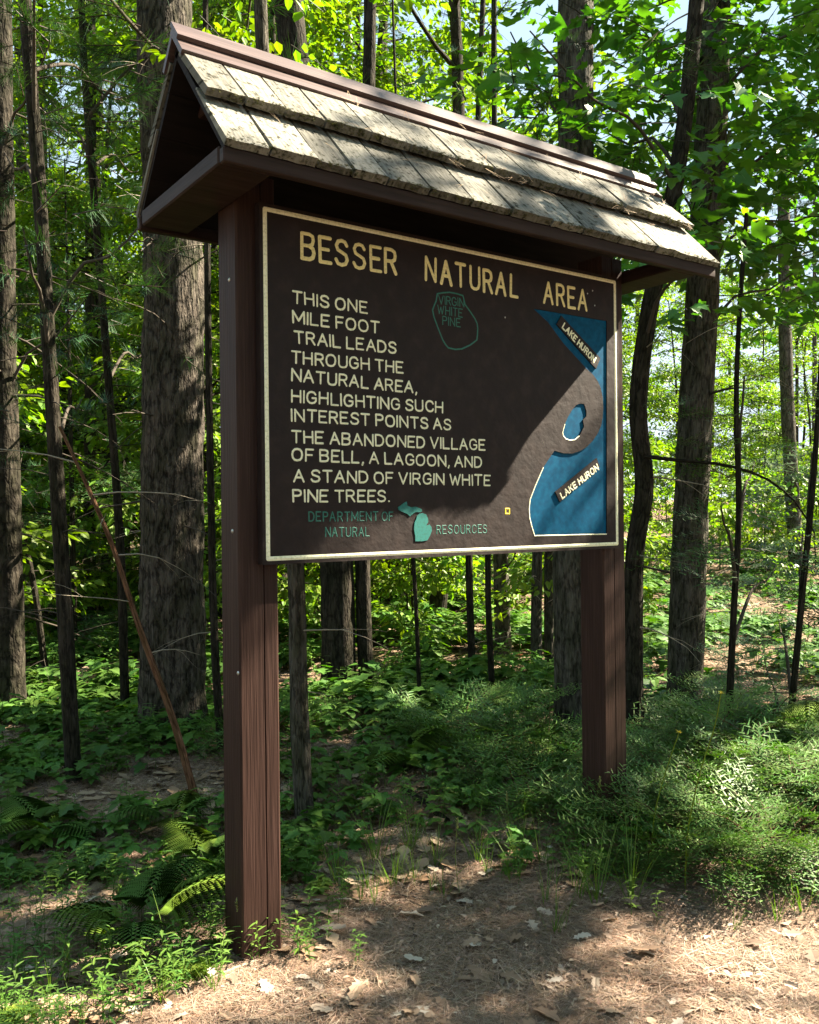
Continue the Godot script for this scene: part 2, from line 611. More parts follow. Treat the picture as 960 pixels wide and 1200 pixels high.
func poly_px(pts: Array, ox: float, oy: float, sc: float) -> PackedVector2Array:
	var out := PackedVector2Array()
	for k in range(0, pts.size(), 2): out.append(on_panel(ox + pts[k] / sc, oy + pts[k + 1] / sc))
	if Geometry2D.is_polygon_clockwise(out): out.reverse()
	return out

# ---------------------------------------------------------------- the sign
func slope(x: float, s: float, off: float, back := false) -> Vector3:
	# s metres up the slope from the eave, off metres out of it
	var up := Vector3(0, RIDGE_Y - EAVE_Y, RIDGE_Z - EAVE_Z).normalized()
	var out := Vector3(0, EAVE_Z - RIDGE_Z, RIDGE_Y - EAVE_Y).normalized()
	var p := Vector3(x, EAVE_Y, EAVE_Z) + up * s + out * off
	if back: p.z = 2.0 * RIDGE_Z - p.z
	return p

func slab(x0: float, x1: float, s0: float, s1: float, lo0: float, hi0: float, lo1: float, hi1: float, back := false, jag := 0.0, uvo := Vector2.ZERO) -> ArrayMesh:
	# board lying on the roof slope; at s0 it spans lo0..hi0 out of the slope, at s1 lo1..hi1
	var st := SurfaceTool.new()
	st.begin(Mesh.PRIMITIVE_TRIANGLES)
	var nx := 5 if jag > 0.0 else 1
	var ns := 4 if jag > 0.0 else 1
	var grid := []
	var butt := []
	for i in nx + 1: butt.append(s0 + R.randf_range(-jag, jag))
	var warp0 := R.randf_range(-1, 1) * jag * 0.35
	var warp1 := R.randf_range(-1, 1) * jag * 0.35
	for top in [0, 1]:
		var g := []
		for i in nx + 1:
			var row := []
			for j in ns + 1:
				var t := float(j) / ns
				var x := lerpf(x0, x1, float(i) / nx)
				var s := lerpf(butt[i], s1, t)
				var off := lerpf(lerpf(lo0, lo1, t), lerpf(hi0, hi1, t), top)
				if top == 1: off += lerpf(warp0, warp1, float(i) / nx) * (1.0 - t) + R.randf_range(-1, 1) * jag * 0.12
				row.append(slope(x, s, off, back))
			g.append(row)
		grid.append(g)
	var uvs := func(p: Vector3) -> Vector2: return Vector2((p.x) * 1.7, (p.y - EAVE_Y) * 2.2) + uvo
	var q := func(a, b, c, d):
		if back:
			var t = b
			b = d
			d = t
		var nn: Vector3 = (b - a).cross(d - a).normalized()
		for p in [a, c, b, a, d, c]:
			st.set_normal(nn)
			st.set_uv(uvs.call(p))
			st.add_vertex(p)
	var lo = grid[0]
	var hi = grid[1]
	for i in nx:
		for j in ns:
			q.call(hi[i][j], hi[i + 1][j], hi[i + 1][j + 1], hi[i][j + 1])
			q.call(lo[i][j], lo[i][j + 1], lo[i + 1][j + 1], lo[i + 1][j])
		q.call(lo[i][0], lo[i + 1][0], hi[i + 1][0], hi[i][0])
		q.call(hi[i][ns], hi[i + 1][ns], lo[i + 1][ns], lo[i][ns])
	for j in ns:
		q.call(lo[0][j + 1], lo[0][j], hi[0][j], hi[0][j + 1])
		q.call(lo[nx][j], lo[nx][j + 1], hi[nx][j + 1], hi[nx][j])
	return st.commit()

func post_mesh(height: float, notch_x: float) -> ArrayMesh:
	# square timber with eased corners and one drying crack down the front
	var b := 0.006
	var s := POST
	var pts := PackedVector2Array([Vector2(b, 0), Vector2(0, -b), Vector2(0, -s + b), Vector2(b, -s), Vector2(s - b, -s), Vector2(s, -s + b), Vector2(s, -b), Vector2(s - b, 0),
		Vector2(notch_x + 0.0022, 0), Vector2(notch_x, -0.014), Vector2(notch_x - 0.0022, 0)])
	return prism_mesh(pts, -0.35, height, "y")

func bar(parent: Node, called: String, lo: Vector3, hi: Vector3, mat: Material, bev := 0.004) -> MeshInstance3D:
	var o := put(parent, called, bevel_box(hi - lo, bev), mat)
	o.position = (lo + hi) * 0.5
	return o

func bolt_mesh(r: float) -> ArrayMesh:
	var st := SurfaceTool.new()
	st.begin(Mesh.PRIMITIVE_TRIANGLES)
	var prof := [[r, 0.0], [r * 0.95, r * 0.25], [r * 0.6, r * 0.5], [0.0, r * 0.6]]
	for i in 3:
		for k in 12:
			var a := TAU * k / 12
			var b := TAU * (k + 1) / 12
			quad(st, Vector3(cos(a) * prof[i][0], sin(a) * prof[i][0], prof[i][1]), Vector3(cos(b) * prof[i][0], sin(b) * prof[i][0], prof[i][1]), Vector3(cos(b) * prof[i + 1][0], sin(b) * prof[i + 1][0], prof[i + 1][1]), Vector3(cos(a) * prof[i + 1][0], sin(a) * prof[i + 1][0], prof[i + 1][1]))
	st.generate_normals()
	return st.commit()

func build_sign() -> void:
	var sign_ := thing("trailhead_sign", "brown timber trail sign with shingled roof on two square posts", "trail sign")
	# posts
	var top := EAVE_Y + 0.04
	put(sign_, "post", post_mesh(top, 0.088), M.timber)
	var p2 := put(sign_, "post", post_mesh(top, 0.07), M.timber)
	p2.position.x = GAP
	var bm := bolt_mesh(0.007)
	for e in [Vector3(0.0, 1.385, -0.045), Vector3(0.0, 0.93, -0.012), Vector3(0.0, 2.2, -0.05)]:
		var b := put(sign_, "bolt", bm, M.steel)
		b.position = e
		b.rotation.y = -PI / 2
	# tie beams on the outer sides of the posts, front to back
	var back_z := 2.0 * RIDGE_Z - EAVE_Z
	for x0 in [-0.168, GAP + POST + 0.002]:
		bar(sign_, "tie_beam", Vector3(x0, EAVE_Y - 0.060, back_z + 0.066), Vector3(x0 + 0.166, EAVE_Y - 0.006, EAVE_Z - 0.066), M.beam, 0.005)
	# roof
	var roof := Node3D.new()
	roof.name = "roof"
	sign_.add_child(roof)
	var run := sqrt(pow(RIDGE_Y - EAVE_Y, 2) + pow(RIDGE_Z - EAVE_Z, 2))
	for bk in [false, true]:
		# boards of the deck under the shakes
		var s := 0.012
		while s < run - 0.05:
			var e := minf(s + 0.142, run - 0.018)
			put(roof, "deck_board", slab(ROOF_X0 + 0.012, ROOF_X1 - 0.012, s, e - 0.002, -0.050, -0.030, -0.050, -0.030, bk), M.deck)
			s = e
		for course in 2:
			var x := ROOF_X0
			var n := 0
			while x < ROOF_X1 - 0.001:
				var w := R.randf_range(0.12, 0.235)
				if ROOF_X1 - x - w < 0.09: w = ROOF_X1 - x
				var k := R.randi() % 8
				var lift := R.randf_range(-0.004, 0.005)
				var uvo := Vector2(R.randf(), R.randf())
				if course == 0:
					put(roof, "shingle", slab(x + 0.0045, x + w - 0.0045, -0.004, 0.31, -0.029, -0.003 + lift, -0.029, -0.022, bk, 0.004, uvo), M["shake%d" % k])
				else:
					put(roof, "shingle", slab(x + 0.0045, x + w - 0.0045, 0.232, 0.52, -0.004, 0.024 + lift, -0.026, -0.004, bk, 0.004, uvo), M["shake%d" % k])
				x += w
				n += 1
		# ridge boards
		put(roof, "ridge_board", slab(ROOF_X0 - 0.004, ROOF_X1 + 0.004, run - 0.120, run + (0.014 if not bk else -0.008), -0.008, 0.010, -0.008, 0.010, bk), M.ridge)
	put(roof, "ridge_cap", slab(ROOF_X0 - 0.006, ROOF_X1 + 0.006, run - 0.055, run + 0.028, 0.0115, 0.026, 0.0115, 0.026, false), M.ridge)
	# fascia under both eaves, collar ties inside the gables
	bar(roof, "fascia", Vector3(ROOF_X0 + 0.003, EAVE_Y - 0.066, EAVE_Z - 0.052), Vector3(ROOF_X1 - 0.01, EAVE_Y - 0.021, EAVE_Z - 0.022), M.beam)
	bar(roof, "fascia", Vector3(ROOF_X0 + 0.003, EAVE_Y - 0.066, back_z + 0.022), Vector3(ROOF_X1 - 0.01, EAVE_Y - 0.021, back_z + 0.052), M.beam)
	for x0 in [ROOF_X0 + 0.12, ROOF_X1 - 0.16]:
		bar(roof, "collar_tie", Vector3(x0, RIDGE_Y - 0.20, RIDGE_Z - 0.10), Vector3(x0 + 0.04, RIDGE_Y - 0.155, RIDGE_Z + 0.10), M.timber)
	# moss on the butts of the front shakes
	var xf := []
	var cc := []
	var mossm := moss_tuft()
	for i in 2600:
		var x := R.randf_range(ROOF_X0 + 0.01, ROOF_X1 - 0.01)
		var low := R.randf() < 0.5
		if ground_noise.get_noise_2d(x * 60.0, 9.0 if low else 30.0) < -0.25 and R.randf() < 0.7: continue
		var sp := slope(x, R.randf_range(-0.008, 0.008) + (0.0 if low else 0.232), (R.randf_range(-0.026, -0.003)) if low else R.randf_range(-0.002, 0.026))
		xf.append(Transform3D(Basis(Vector3.UP, R.randf() * TAU).rotated(Vector3.RIGHT, R.randf_range(0.2, 1.4)).scaled(Vector3.ONE * R.randf_range(0.2, 0.5)), sp))
		cc.append(Color(0.065, 0.062, 0.02).lerp(Color(0.12, 0.10, 0.045), R.randf()))
	var ms := copies(roof, "moss", mossm, M.moss, xf, cc)
	ms.set_meta("kind", "stuff")
	# fallen pine needles caught on the roof
	xf = []
	cc = []
	for i in 70:
		var sp := slope(R.randf_range(ROOF_X0 + 0.05, ROOF_X1 - 0.05), R.randf_range(0.0, 0.5), 0.006)
		xf.append(Transform3D(Basis(Vector3.UP, R.randf() * TAU).rotated(Vector3.RIGHT, 0.86).scaled(Vector3.ONE * R.randf_range(0.5, 1.0)), sp + Vector3(0, 0.02, 0.012)))
		cc.append(Color(0.30, 0.17, 0.09).lerp(Color(0.35, 0.26, 0.16), R.randf()))
	ms = copies(roof, "fallen_needles", needle_pair(), M.straw, xf, cc)
	ms.set_meta("kind", "stuff")
	build_panel(sign_)

func build_panel(sign_: Node3D) -> void:
	var edge := 0.012
	# routed board: the lake and the lagoon are cut 7 mm deep
	var lake := poly_px([205, 80, 530, 135, 530, 1075, 212, 1080, 200, 1040, 190, 1000, 188, 960, 192, 920, 215, 860, 250, 780, 300, 705, 340, 717, 380, 718, 415, 706, 440, 690, 468, 662, 490, 630, 505, 595, 512, 560, 514, 515, 512, 470, 503, 430, 490, 400, 468, 370, 440, 345, 340, 235, 270, 140], 570, 340, 3.75)
	var lagoon := poly_px([375, 530, 395, 505, 412, 498, 430, 500, 440, 530, 440, 555, 425, 570, 430, 600, 410, 640, 390, 658, 368, 660, 350, 655, 338, 640, 335, 625, 345, 590, 360, 555], 570, 340, 3.75)
	var root := CSGCombiner3D.new()
	root.name = "panel"
	sign_.add_child(root)
	var box := CSGBox3D.new()
	box.size = Vector3(PX1 - PX0 + 2 * edge, PY1 - PY0 + 2 * edge, PANEL_Z - 0.001)
	box.position = Vector3((PX0 + PX1) * 0.5, (PY0 + PY1) * 0.5, (PANEL_Z + 0.001) * 0.5)
	root.add_child(box)
	for pl in [lake, lagoon]:
		var c := CSGPolygon3D.new()
		c.operation = CSGShape3D.OPERATION_SUBTRACTION
		c.polygon = pl
		c.depth = 0.05
		c.position.z = PANEL_Z - 0.005 + 0.05
		root.add_child(c)
	root.material_override = M.panel
	var zf := PANEL_Z - 0.0045
	for e in [[lake, "lake"], [lagoon, "lagoon"]]:
		var st := SurfaceTool.new()
		st.begin(Mesh.PRIMITIVE_TRIANGLES)
		st.set_normal(Vector3.BACK)
		var inner: PackedVector2Array = e[0]
		var tri := Geometry2D.triangulate_polygon(inner)
		for i in range(0, tri.size(), 3):
			for k in [0, 2, 1]: st.add_vertex(Vector3(inner[tri[i + k]].x, inner[tri[i + k]].y, zf))
		var o := put(sign_, e[1], st.commit(), M.blue)
		o.set_meta("label", "routed turquoise blue painted water area" if e[1] == "lake" else "small blue painted lagoon cut into the board")
		# rim of the cut: worn bare wood, with its sunlit lip painted in cream
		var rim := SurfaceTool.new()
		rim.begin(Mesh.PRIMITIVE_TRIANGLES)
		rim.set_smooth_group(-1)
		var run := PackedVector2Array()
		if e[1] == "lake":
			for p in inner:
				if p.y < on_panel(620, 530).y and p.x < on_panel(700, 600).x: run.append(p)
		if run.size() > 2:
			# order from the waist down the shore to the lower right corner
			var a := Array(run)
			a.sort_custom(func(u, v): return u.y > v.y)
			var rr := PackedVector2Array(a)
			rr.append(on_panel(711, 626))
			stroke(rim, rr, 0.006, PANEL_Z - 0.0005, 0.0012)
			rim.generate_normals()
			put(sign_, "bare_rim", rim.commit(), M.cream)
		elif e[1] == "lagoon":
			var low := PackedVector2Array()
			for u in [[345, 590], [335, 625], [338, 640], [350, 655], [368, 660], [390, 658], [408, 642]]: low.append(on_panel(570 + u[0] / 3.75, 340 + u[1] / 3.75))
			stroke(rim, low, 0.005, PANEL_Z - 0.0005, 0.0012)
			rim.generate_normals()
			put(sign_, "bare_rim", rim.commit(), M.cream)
	# border line
	var bst := SurfaceTool.new()
	bst.begin(Mesh.PRIMITIVE_TRIANGLES)
	bst.set_smooth_group(-1)
	var bw := 0.0145
	var h := bw * 0.5
	stroke(bst, PackedVector2Array([Vector2(PX0 + h, PY0 + h), Vector2(PX1 - h, PY0 + h), Vector2(PX1 - h, PY1 - h), Vector2(PX0 + h, PY1 - h)]), bw, PANEL_Z, 0.0018, true)
	bst.generate_normals()
	put(sign_, "border_line", bst.commit(), M.cream)
	# writing: text, baseline start and end in the picture, cap height (m), stroke (m), material
	var tcap := on_panel(354, 273.5).distance_to(on_panel(353.6, 302.7))
	var bcap := on_panel(343, 340.8).distance_to(on_panel(343.4, 354.6)) * 0.98
	var rows := [
		["BESSER", 353.6, 302.7, 464.4, 321.2, tcap, 0.0125, M.gold, 0.30],
		["NATURAL", 499.5, 328.2, 606.3, 348.2, tcap, 0.0125, M.gold, 0.36],
		["AREA", 638, 355, 687.6, 363.4, tcap, 0.0125, M.gold, 0.34],
		["THIS ONE", 343.3, 354.4, 430, 366.9, bcap, 0.0068, M.cream, 0.24],
		["MILE FOOT", 343.5, 378, 444, 390.2, bcap, 0.0068, M.cream, 0.24],
		["TRAIL LEADS", 345.6, 401.4, 464, 414, bcap, 0.0068, M.cream, 0.24],
		["THROUGH THE", 342, 425, 472.2, 437.1, bcap, 0.0068, M.cream, 0.24],
		["NATURAL AREA,", 342.2, 446, 487.9, 460.4, bcap, 0.0068, M.cream, 0.24],
		["HIGHLIGHTING SUCH", 342.2, 471, 518.8, 483.4, bcap, 0.0068, M.cream, 0.24],
		["INTEREST POINTS AS", 342.2, 492.9, 528.3, 503.7, bcap, 0.0068, M.cream, 0.24],
		["THE ABANDONED VILLAGE", 342.4, 518.5, 568.4, 527.3, bcap, 0.0068, M.cream, 0.24],
		["OF BELL, A LAGOON, AND", 342.7, 539.5, 564.3, 547.6, bcap, 0.0068, M.cream, 0.24],
		["A STAND OF VIRGIN WHITE", 344.9, 564.1, 574.3, 568.8, bcap, 0.0068, M.cream, 0.24],
		["PINE TREES.", 343.5, 587.7, 456, 587.9, bcap, 0.0068, M.cream, 0.24],
		["DEPARTMENT OF", 362, 610.7, 460.6, 610, bcap * 0.8, 0.0046, M.dull_teal, 0.3],
		["NATURAL", 381.5, 628.9, 432.4, 628.3, bcap * 0.8, 0.0046, M.dull_teal, 0.3],
		["RESOURCES", 512, 625.6, 570.5, 624.5, bcap * 0.8, 0.0042, M.dull_teal, 0.3],
		["VIRGIN", 514.6, 356, 543.8, 359.4, bcap * 0.8, 0.0040, M.dull_teal, 0.24],
		["WHITE", 513.3, 367.2, 542, 372, bcap * 0.8, 0.0040, M.dull_teal, 0.24],
		["PINE", 519, 380.3, 539.4, 382.9, bcap * 0.8, 0.0040, M.dull_teal, 0.24],
	]
	for r in rows:
		for w in words(r[0], on_panel(r[1], r[2]), on_panel(r[3], r[4]), r[5], r[6], PANEL_Z, r[8]): put(sign_, "lettering", w, r[7])
	# outline of the stand of pines
	var st := SurfaceTool.new()
	st.begin(Mesh.PRIMITIVE_TRIANGLES)
	st.set_smooth_group(-1)
	stroke(st, poly_px([125, 247, 150, 242, 180, 240, 212, 246, 240, 255, 246, 275, 250, 295, 272, 325, 295, 360, 304, 380, 307, 400, 306, 430, 303, 455, 272, 478, 235, 495, 205, 497, 175, 490, 162, 475, 150, 455, 130, 405, 110, 350, 104, 320, 112, 298, 120, 280], 480, 280, 3.84), 0.0058, PANEL_Z, 0.001, true)
	st.generate_normals()
	put(sign_, "area_outline", st.commit(), M.dull_teal)
	# state emblem, two pieces
	for pl in [[503, 275, 530, 255, 540, 250, 544, 268, 560, 275, 580, 272, 605, 283, 607, 292, 598, 297, 580, 295, 565, 305, 555, 314, 540, 302, 520, 294, 505, 286], [585, 312, 596, 303, 610, 300, 625, 306, 632, 322, 634, 338, 624, 355, 640, 350, 648, 362, 649, 378, 640, 400, 630, 418, 605, 422, 578, 422, 577, 398, 572, 370, 575, 340, 582, 325]]:
		put(sign_, "state_emblem", prism_mesh(poly_px(pl, 330, 520, 3.692), PANEL_Z, PANEL_Z + 0.0022, "z"), M.teal)
	# name plates on the water
	var zt := PANEL_Z + 0.001
	for e in [[[330, 113, 501, 300, 482, 346, 309, 150], [333, 165], [471, 319]], [[303, 887, 485, 738, 498, 776, 323, 931], [333, 917], [493, 789]]]:
		put(sign_, "name_plate", prism_mesh(poly_px(e[0], 570, 340, 3.75), zf, zt, "z"), M.panel)
		var a := on_panel(570 + e[1][0] / 3.75, 340 + e[1][1] / 3.75)
		var b := on_panel(570 + e[2][0] / 3.75, 340 + e[2][1] / 3.75)
		for w in words("LAKE HURON", a, b, bcap * 0.66, 0.0066, zt, 0.3, 0.6): put(sign_, "lettering", w, M.cream)
	# little yellow square marker
	st = SurfaceTool.new()
	st.begin(Mesh.PRIMITIVE_TRIANGLES)
	st.set_smooth_group(-1)
	stroke(st, poly_px([84, 961, 101, 961, 101, 983, 84, 983], 570, 340, 3.75), 0.0065, PANEL_Z, 0.001, true)
	st.generate_normals()
	put(sign_, "marker_square", st.commit(), M.yellow)
	# screw heads near the upper corner
	var bm := bolt_mesh(0.0035)
	for u in [[694.5, 340.7], [688.6, 344], [697, 358], [592, 372]]:
		var b := put(sign_, "screw", bm, M.steel)
		var q := on_panel(u[0], u[1])
		b.position = Vector3(q.x, q.y, PANEL_Z)

# ---------------------------------------------------------------- plants: meshes
const MAPLE_HALF := [[0.0, 0.0], [0.2, -0.04], [0.40, 0.06], [0.29, 0.2], [0.50, 0.46], [0.36, 0.5], [0.22, 0.52], [0.2, 0.72], [0.1, 0.8], [0.0, 1.0]]
const OAK_HALF := [[0.0, 0.0], [0.06, 0.12], [0.22, 0.2], [0.13, 0.32], [0.30, 0.44], [0.17, 0.54], [0.31, 0.70], [0.18, 0.76], [0.16, 0.92], [0.0, 1.0]]
const OVAL_HALF := [[0.0, 0.0], [0.24, 0.28], [0.22, 0.62], [0.0, 1.0]]
const LANCE_HALF := [[0.0, 0.0], [0.10, 0.25], [0.08, 0.65], [0.0, 1.0]]

func leaf(st: SurfaceTool, xf: Transform3D, size: float, half: Array, fold: float, curl: float, col: Color) -> void:
	# lies in the xz plane of xf, base at the origin, tip towards +z
	var pt := func(x: float, t: float) -> Vector3:
		return xf * (Vector3(x, absf(x) * fold - curl * t * t + 0.25 * curl * t, t) * size)
	for side in [-1.0, 1.0]:
		for i in half.size() - 1:
			var a: Vector3 = pt.call(half[i][0] * side, half[i][1])
			var b: Vector3 = pt.call(half[i + 1][0] * side, half[i + 1][1])
			var c: Vector3 = pt.call(0.0, clampf((half[i][1] + half[i + 1][1]) * 0.5, 0.04, 0.96))
			var nn: Vector3 = (b - a).cross(c - a).normalized() * side
			if nn.dot(xf.basis.y) < 0: nn = -nn
			st.set_color(col)
			st.set_normal(nn)
			for p in ([a, b, c] if side > 0 else [a, c, b]): st.add_vertex(p)
			if i > 0:
				var c0: Vector3 = pt.call(0.0, clampf((half[i - 1][1] + half[i][1]) * 0.5, 0.04, 0.96))
				for p in ([c0, a, c] if side > 0 else [c0, c, a]): st.add_vertex(p)

func blade(st: SurfaceTool, base: Vector3, dirv: Vector3, length: float, width: float, droop: float, col: Color, seg := 5) -> void:
	var side := dirv.cross(Vector3.UP)
	if side.length() < 0.01: side = Vector3.RIGHT
	side = side.normalized()
	var p := base
	var d := dirv.normalized()
	var prev_l := p - side * width * 0.5
	var prev_r := p + side * width * 0.5
	for i in seg:
		p += d * length / seg
		d = (d + Vector3.DOWN * droop / seg).normalized()
		var w := width * 0.5 * (1.0 - pow(float(i + 1) / seg, 2.0)) + (width * 0.12 if seg == 1 else 0.0)
		var l := p - side * w
		var r := p + side * w
		var nn := side.cross(d).normalized()
		st.set_color(col)
		st.set_normal(nn)
		for q in [prev_l, l, r, prev_l, r, prev_r]: st.add_vertex(q)
		prev_l = l
		prev_r = r

var joint: SurfaceTool = null    # while set, branches are joined into it (trees too far off to tell their branches apart)

func merged(variants: Array, xfs: Array) -> ArrayMesh:
	var st := begin()
	for i in xfs.size(): st.append_from(variants[R.randi() % variants.size()], 0, xfs[i])
	return st.commit()

func begin() -> SurfaceTool:
	var st := SurfaceTool.new()
	st.begin(Mesh.PRIMITIVE_TRIANGLES)
	return st

func tone(spread: float) -> Color:
	var v := R.randf_range(1.0 - spread, 1.0 + spread)
	return Color(v * R.randf_range(0.88, 1.15) * tint.r, v * tint.g, v * R.randf_range(0.8, 1.1) * tint.b)

func simple_leaf(st: SurfaceTool, xf: Transform3D, size: float, fold: float, curl: float, col: Color, wide := 0.3) -> void:
	# four faces: a folded leaf for crowns farther off
	var p := []
	for e in [[0, 0], [wide, 0.33], [wide * 0.75, 0.68], [0, 1], [-wide * 0.75, 0.68], [-wide, 0.33]]:
		p.append(xf * (Vector3(e[0], absf(e[0]) * fold - curl * e[1] * e[1], e[1]) * size))
	st.set_color(col)
	for k in [[0, 1, 2], [0, 2, 3], [0, 3, 4], [0, 4, 5]]:
		var nn: Vector3 = (p[k[2]] - p[k[0]]).cross(p[k[1]] - p[k[0]]).normalized()
		if nn.dot(xf.basis.y) < 0: nn = -nn
		st.set_normal(nn)
		for i in k: st.add_vertex(p[i])

# a few sprigs of one green, differing in build and tone
func sprigs(kind: String, green: Color, count := 4) -> Array:
	var out := []
	for i in count:
		tint = leaf_tone(green, 0.22)
		match kind:
			"far": out.append(leaf_sprig(15, [], 0.10, 0.44))
			"small": out.append(leaf_sprig(9, [], 0.115, 0.26))
			"maple": out.append(leaf_sprig(10, MAPLE_LOW, 0.115, 0.32))
			"pine": out.append(needle_sprig())
			"fir": out.append(fir_sprig())
	tint = Color.WHITE
	return out

const MAPLE_LOW := [[0.0, 0.0], [0.36, 0.02], [0.27, 0.2], [0.48, 0.48], [0.2, 0.52], [0.17, 0.74], [0.0, 1.0]]
var tint := Color.WHITE

func leaf_sprig(n: int, half: Array, size: float, span: float) -> ArrayMesh:
	# flat twig along +z with alternate leaves, for branches of broadleaved trees
	var st := begin()
	tube(st, PackedVector3Array([Vector3.ZERO, Vector3(0, 0.01, span * 0.5), Vector3(0, -0.01, span)]), PackedFloat32Array([0.004, 0.003, 0.0015]), 3, 0.0, false, Color(0.05, 0.04, 0.03))
	for i in n:
		var t := (i + 0.6) / n
		var side := 1.0 if i % 2 == 0 else -1.0
		var a := side * R.randf_range(0.5, 1.3)
		if i == n - 1: a = R.randf_range(-0.3, 0.3)
		var b := Basis(Vector3.UP, a) * Basis(Vector3.RIGHT, R.randf_range(-0.1, 0.75)) * Basis(Vector3.BACK, R.randf_range(-0.5, 0.5))
		var o := Vector3(R.randf_range(-0.03, 0.03) + side * 0.02, R.randf_range(-0.05, 0.03), span * t) + (Basis(Vector3.UP, a) * Vector3(0, 0, size * 0.4))
		if half.is_empty(): simple_leaf(st, Transform3D(b, o), size * R.randf_range(0.65, 1.15), R.randf_range(0.0, 0.35), R.randf_range(-0.05, 0.35), tone(0.25))
		else: leaf(st, Transform3D(b, o), size * R.randf_range(0.65, 1.15), half, R.randf_range(0.0, 0.35), R.randf_range(-0.05, 0.35), tone(0.22))
	return st.commit()

func needle_sprig() -> ArrayMesh:
	# white pine: twig with bundles of long soft needles
	var st := begin()
	tube(st, PackedVector3Array([Vector3.ZERO, Vector3(0, 0, 0.2)]), PackedFloat32Array([0.004, 0.002]), 3, 0.0, false, Color(0.05, 0.035, 0.025))
	for i in 48:
		var t := R.randf()
		var a := R.randf() * TAU
		var d := (Vector3(cos(a), sin(a), 0) * R.randf_range(0.5, 1.0) + Vector3(0, 0, R.randf_range(0.5, 1.2))).normalized()
		blade(st, Vector3(0, 0, 0.03 + 0.17 * t), d, R.randf_range(0.07, 0.115), 0.003, 0.25, tone(0.25), 1)
	return st.commit()

func fir_sprig() -> ArrayMesh:
	# flat spray with short needles on side twigs (saplings, yew)
	var st := begin()
	var axes := [[Vector3.ZERO, Vector3(0, 0, 1), 0.30]]
	for k in 6:
		var s := 1.0 if k % 2 == 0 else -1.0
		axes.append([Vector3(0, 0, 0.04 + 0.035 * k), Vector3(s * 0.75, -0.03, 0.8).normalized(), 0.15 - 0.012 * k])
	for ax in axes:
		var n := int(ax[2] * 62)
		for i in n:
			var s := 1.0 if i % 2 == 0 else -1.0
			var p: Vector3 = ax[0] + ax[1] * ax[2] * i / n - Vector3(0, 0.25, 0) * pow(ax[2] * i / n, 2.0) * 3.0
			var side: Vector3 = ax[1].cross(Vector3.UP).normalized() * s
			blade(st, p, (side + ax[1] * 0.7 + Vector3(0, R.randf_range(-0.1, 0.5), 0)).normalized(), R.randf_range(0.028, 0.042), 0.0085, 0.2, tone(0.25), 1)
		blade(st, ax[0], ax[1], ax[2], 0.003, 0.4, Color(0.06, 0.04, 0.02), 2)
	return st.commit()

func frond_mesh(length: float) -> ArrayMesh:
	# bracken frond, arching along +z from the ground
	var st := begin()
	var n := 12
	var p := Vector3.ZERO
	var d := Vector3(0, 1.0, 0.42).normalized()
	for i in n + 6:
		var q := p + d * length / (n + 6)
		tube(st, PackedVector3Array([p, q]), PackedFloat32Array([0.0022 * (1.0 - 0.6 * i / (n + 6.0)), 0.0022 * (1.0 - 0.6 * (i + 1) / (n + 6.0))]), 3, 0.0, false, Color(0.9, 1.0, 0.8))
		p = q
		d = (d + Vector3(0, -0.105, 0.02)).normalized()
		if i < 5: continue
		var t := float(i - 5) / n
		var pl := length * 0.40 * pow(maxf(1.0 - t, 0.02), 0.75)
		for s in [-1.0, 1.0]:
			var ax := (Vector3(s, 0, 0) + d * 0.45).normalized()
			var up: Vector3 = d.cross(Vector3(s, 0, 0)).normalized() * -s
			var m := maxi(5, int(pl / 0.012))
			var col := tone(0.12)
			for k in m:
				var tt := (k + 0.5) / m
				var w := pl * 0.30 * (1.0 - tt * 0.9) + 0.003
				var c := p + ax * pl * tt + Vector3.DOWN * pl * 0.35 * tt * tt
				var step := ax * pl / m * 0.85
				st.set_color(col)
				st.set_normal(Vector3.UP)
				for sg in [-1.0, 1.0]:
					var tip: Vector3 = c + (d * sg * 0.95 + ax * 0.55) * w
					for v in [c - step, c + step, tip]: st.add_vertex(v)
	return st.commit()

func herb_mesh(kind: int) -> ArrayMesh:
	# low woodland plant, upright stem with leaves; about 0.2 m
	var st := begin()
	var h: float = [0.10, 0.20, 0.16][kind]
	tube(st, PackedVector3Array([Vector3(0, -0.02, 0), Vector3(0.005, h * 0.5, 0), Vector3(0, h, 0.01)]), PackedFloat32Array([0.002, 0.0016, 0.001]), 3, 0.0, false, Color(0.8, 0.8, 0.7))
	if kind == 0:
		for i in 7:
			var b := Basis(Vector3.UP, TAU * i / 7 + R.randf_range(-0.3, 0.3)) * Basis(Vector3.RIGHT, R.randf_range(-0.1, 0.3))
			leaf(st, Transform3D(b, Vector3(0, h + R.randf_range(-0.03, 0), 0)), R.randf_range(0.06, 0.10), OVAL_HALF, 0.2, 0.2, tone(0.2))
	elif kind == 1:
		for i in 14:
			var b := Basis(Vector3.UP, i * 2.4) * Basis(Vector3.RIGHT, R.randf_range(-0.5, 0.2))
			leaf(st, Transform3D(b, Vector3(0, h * (0.25 + 0.75 * i / 13.0), 0)), R.randf_range(0.035, 0.065), LANCE_HALF, 0.2, 0.15, tone(0.2))
	else:
		for i in 6:
			var b := Basis(Vector3.UP, i * 2.1) * Basis(Vector3.RIGHT, R.randf_range(-0.3, 0.3))
			leaf(st, Transform3D(b, Vector3(0, h * (0.4 + 0.6 * i / 5.0), 0) + b * Vector3(0, 0, 0.03)), R.randf_range(0.07, 0.12), MAPLE_HALF, 0.15, 0.2, tone(0.2))
	return st.commit()

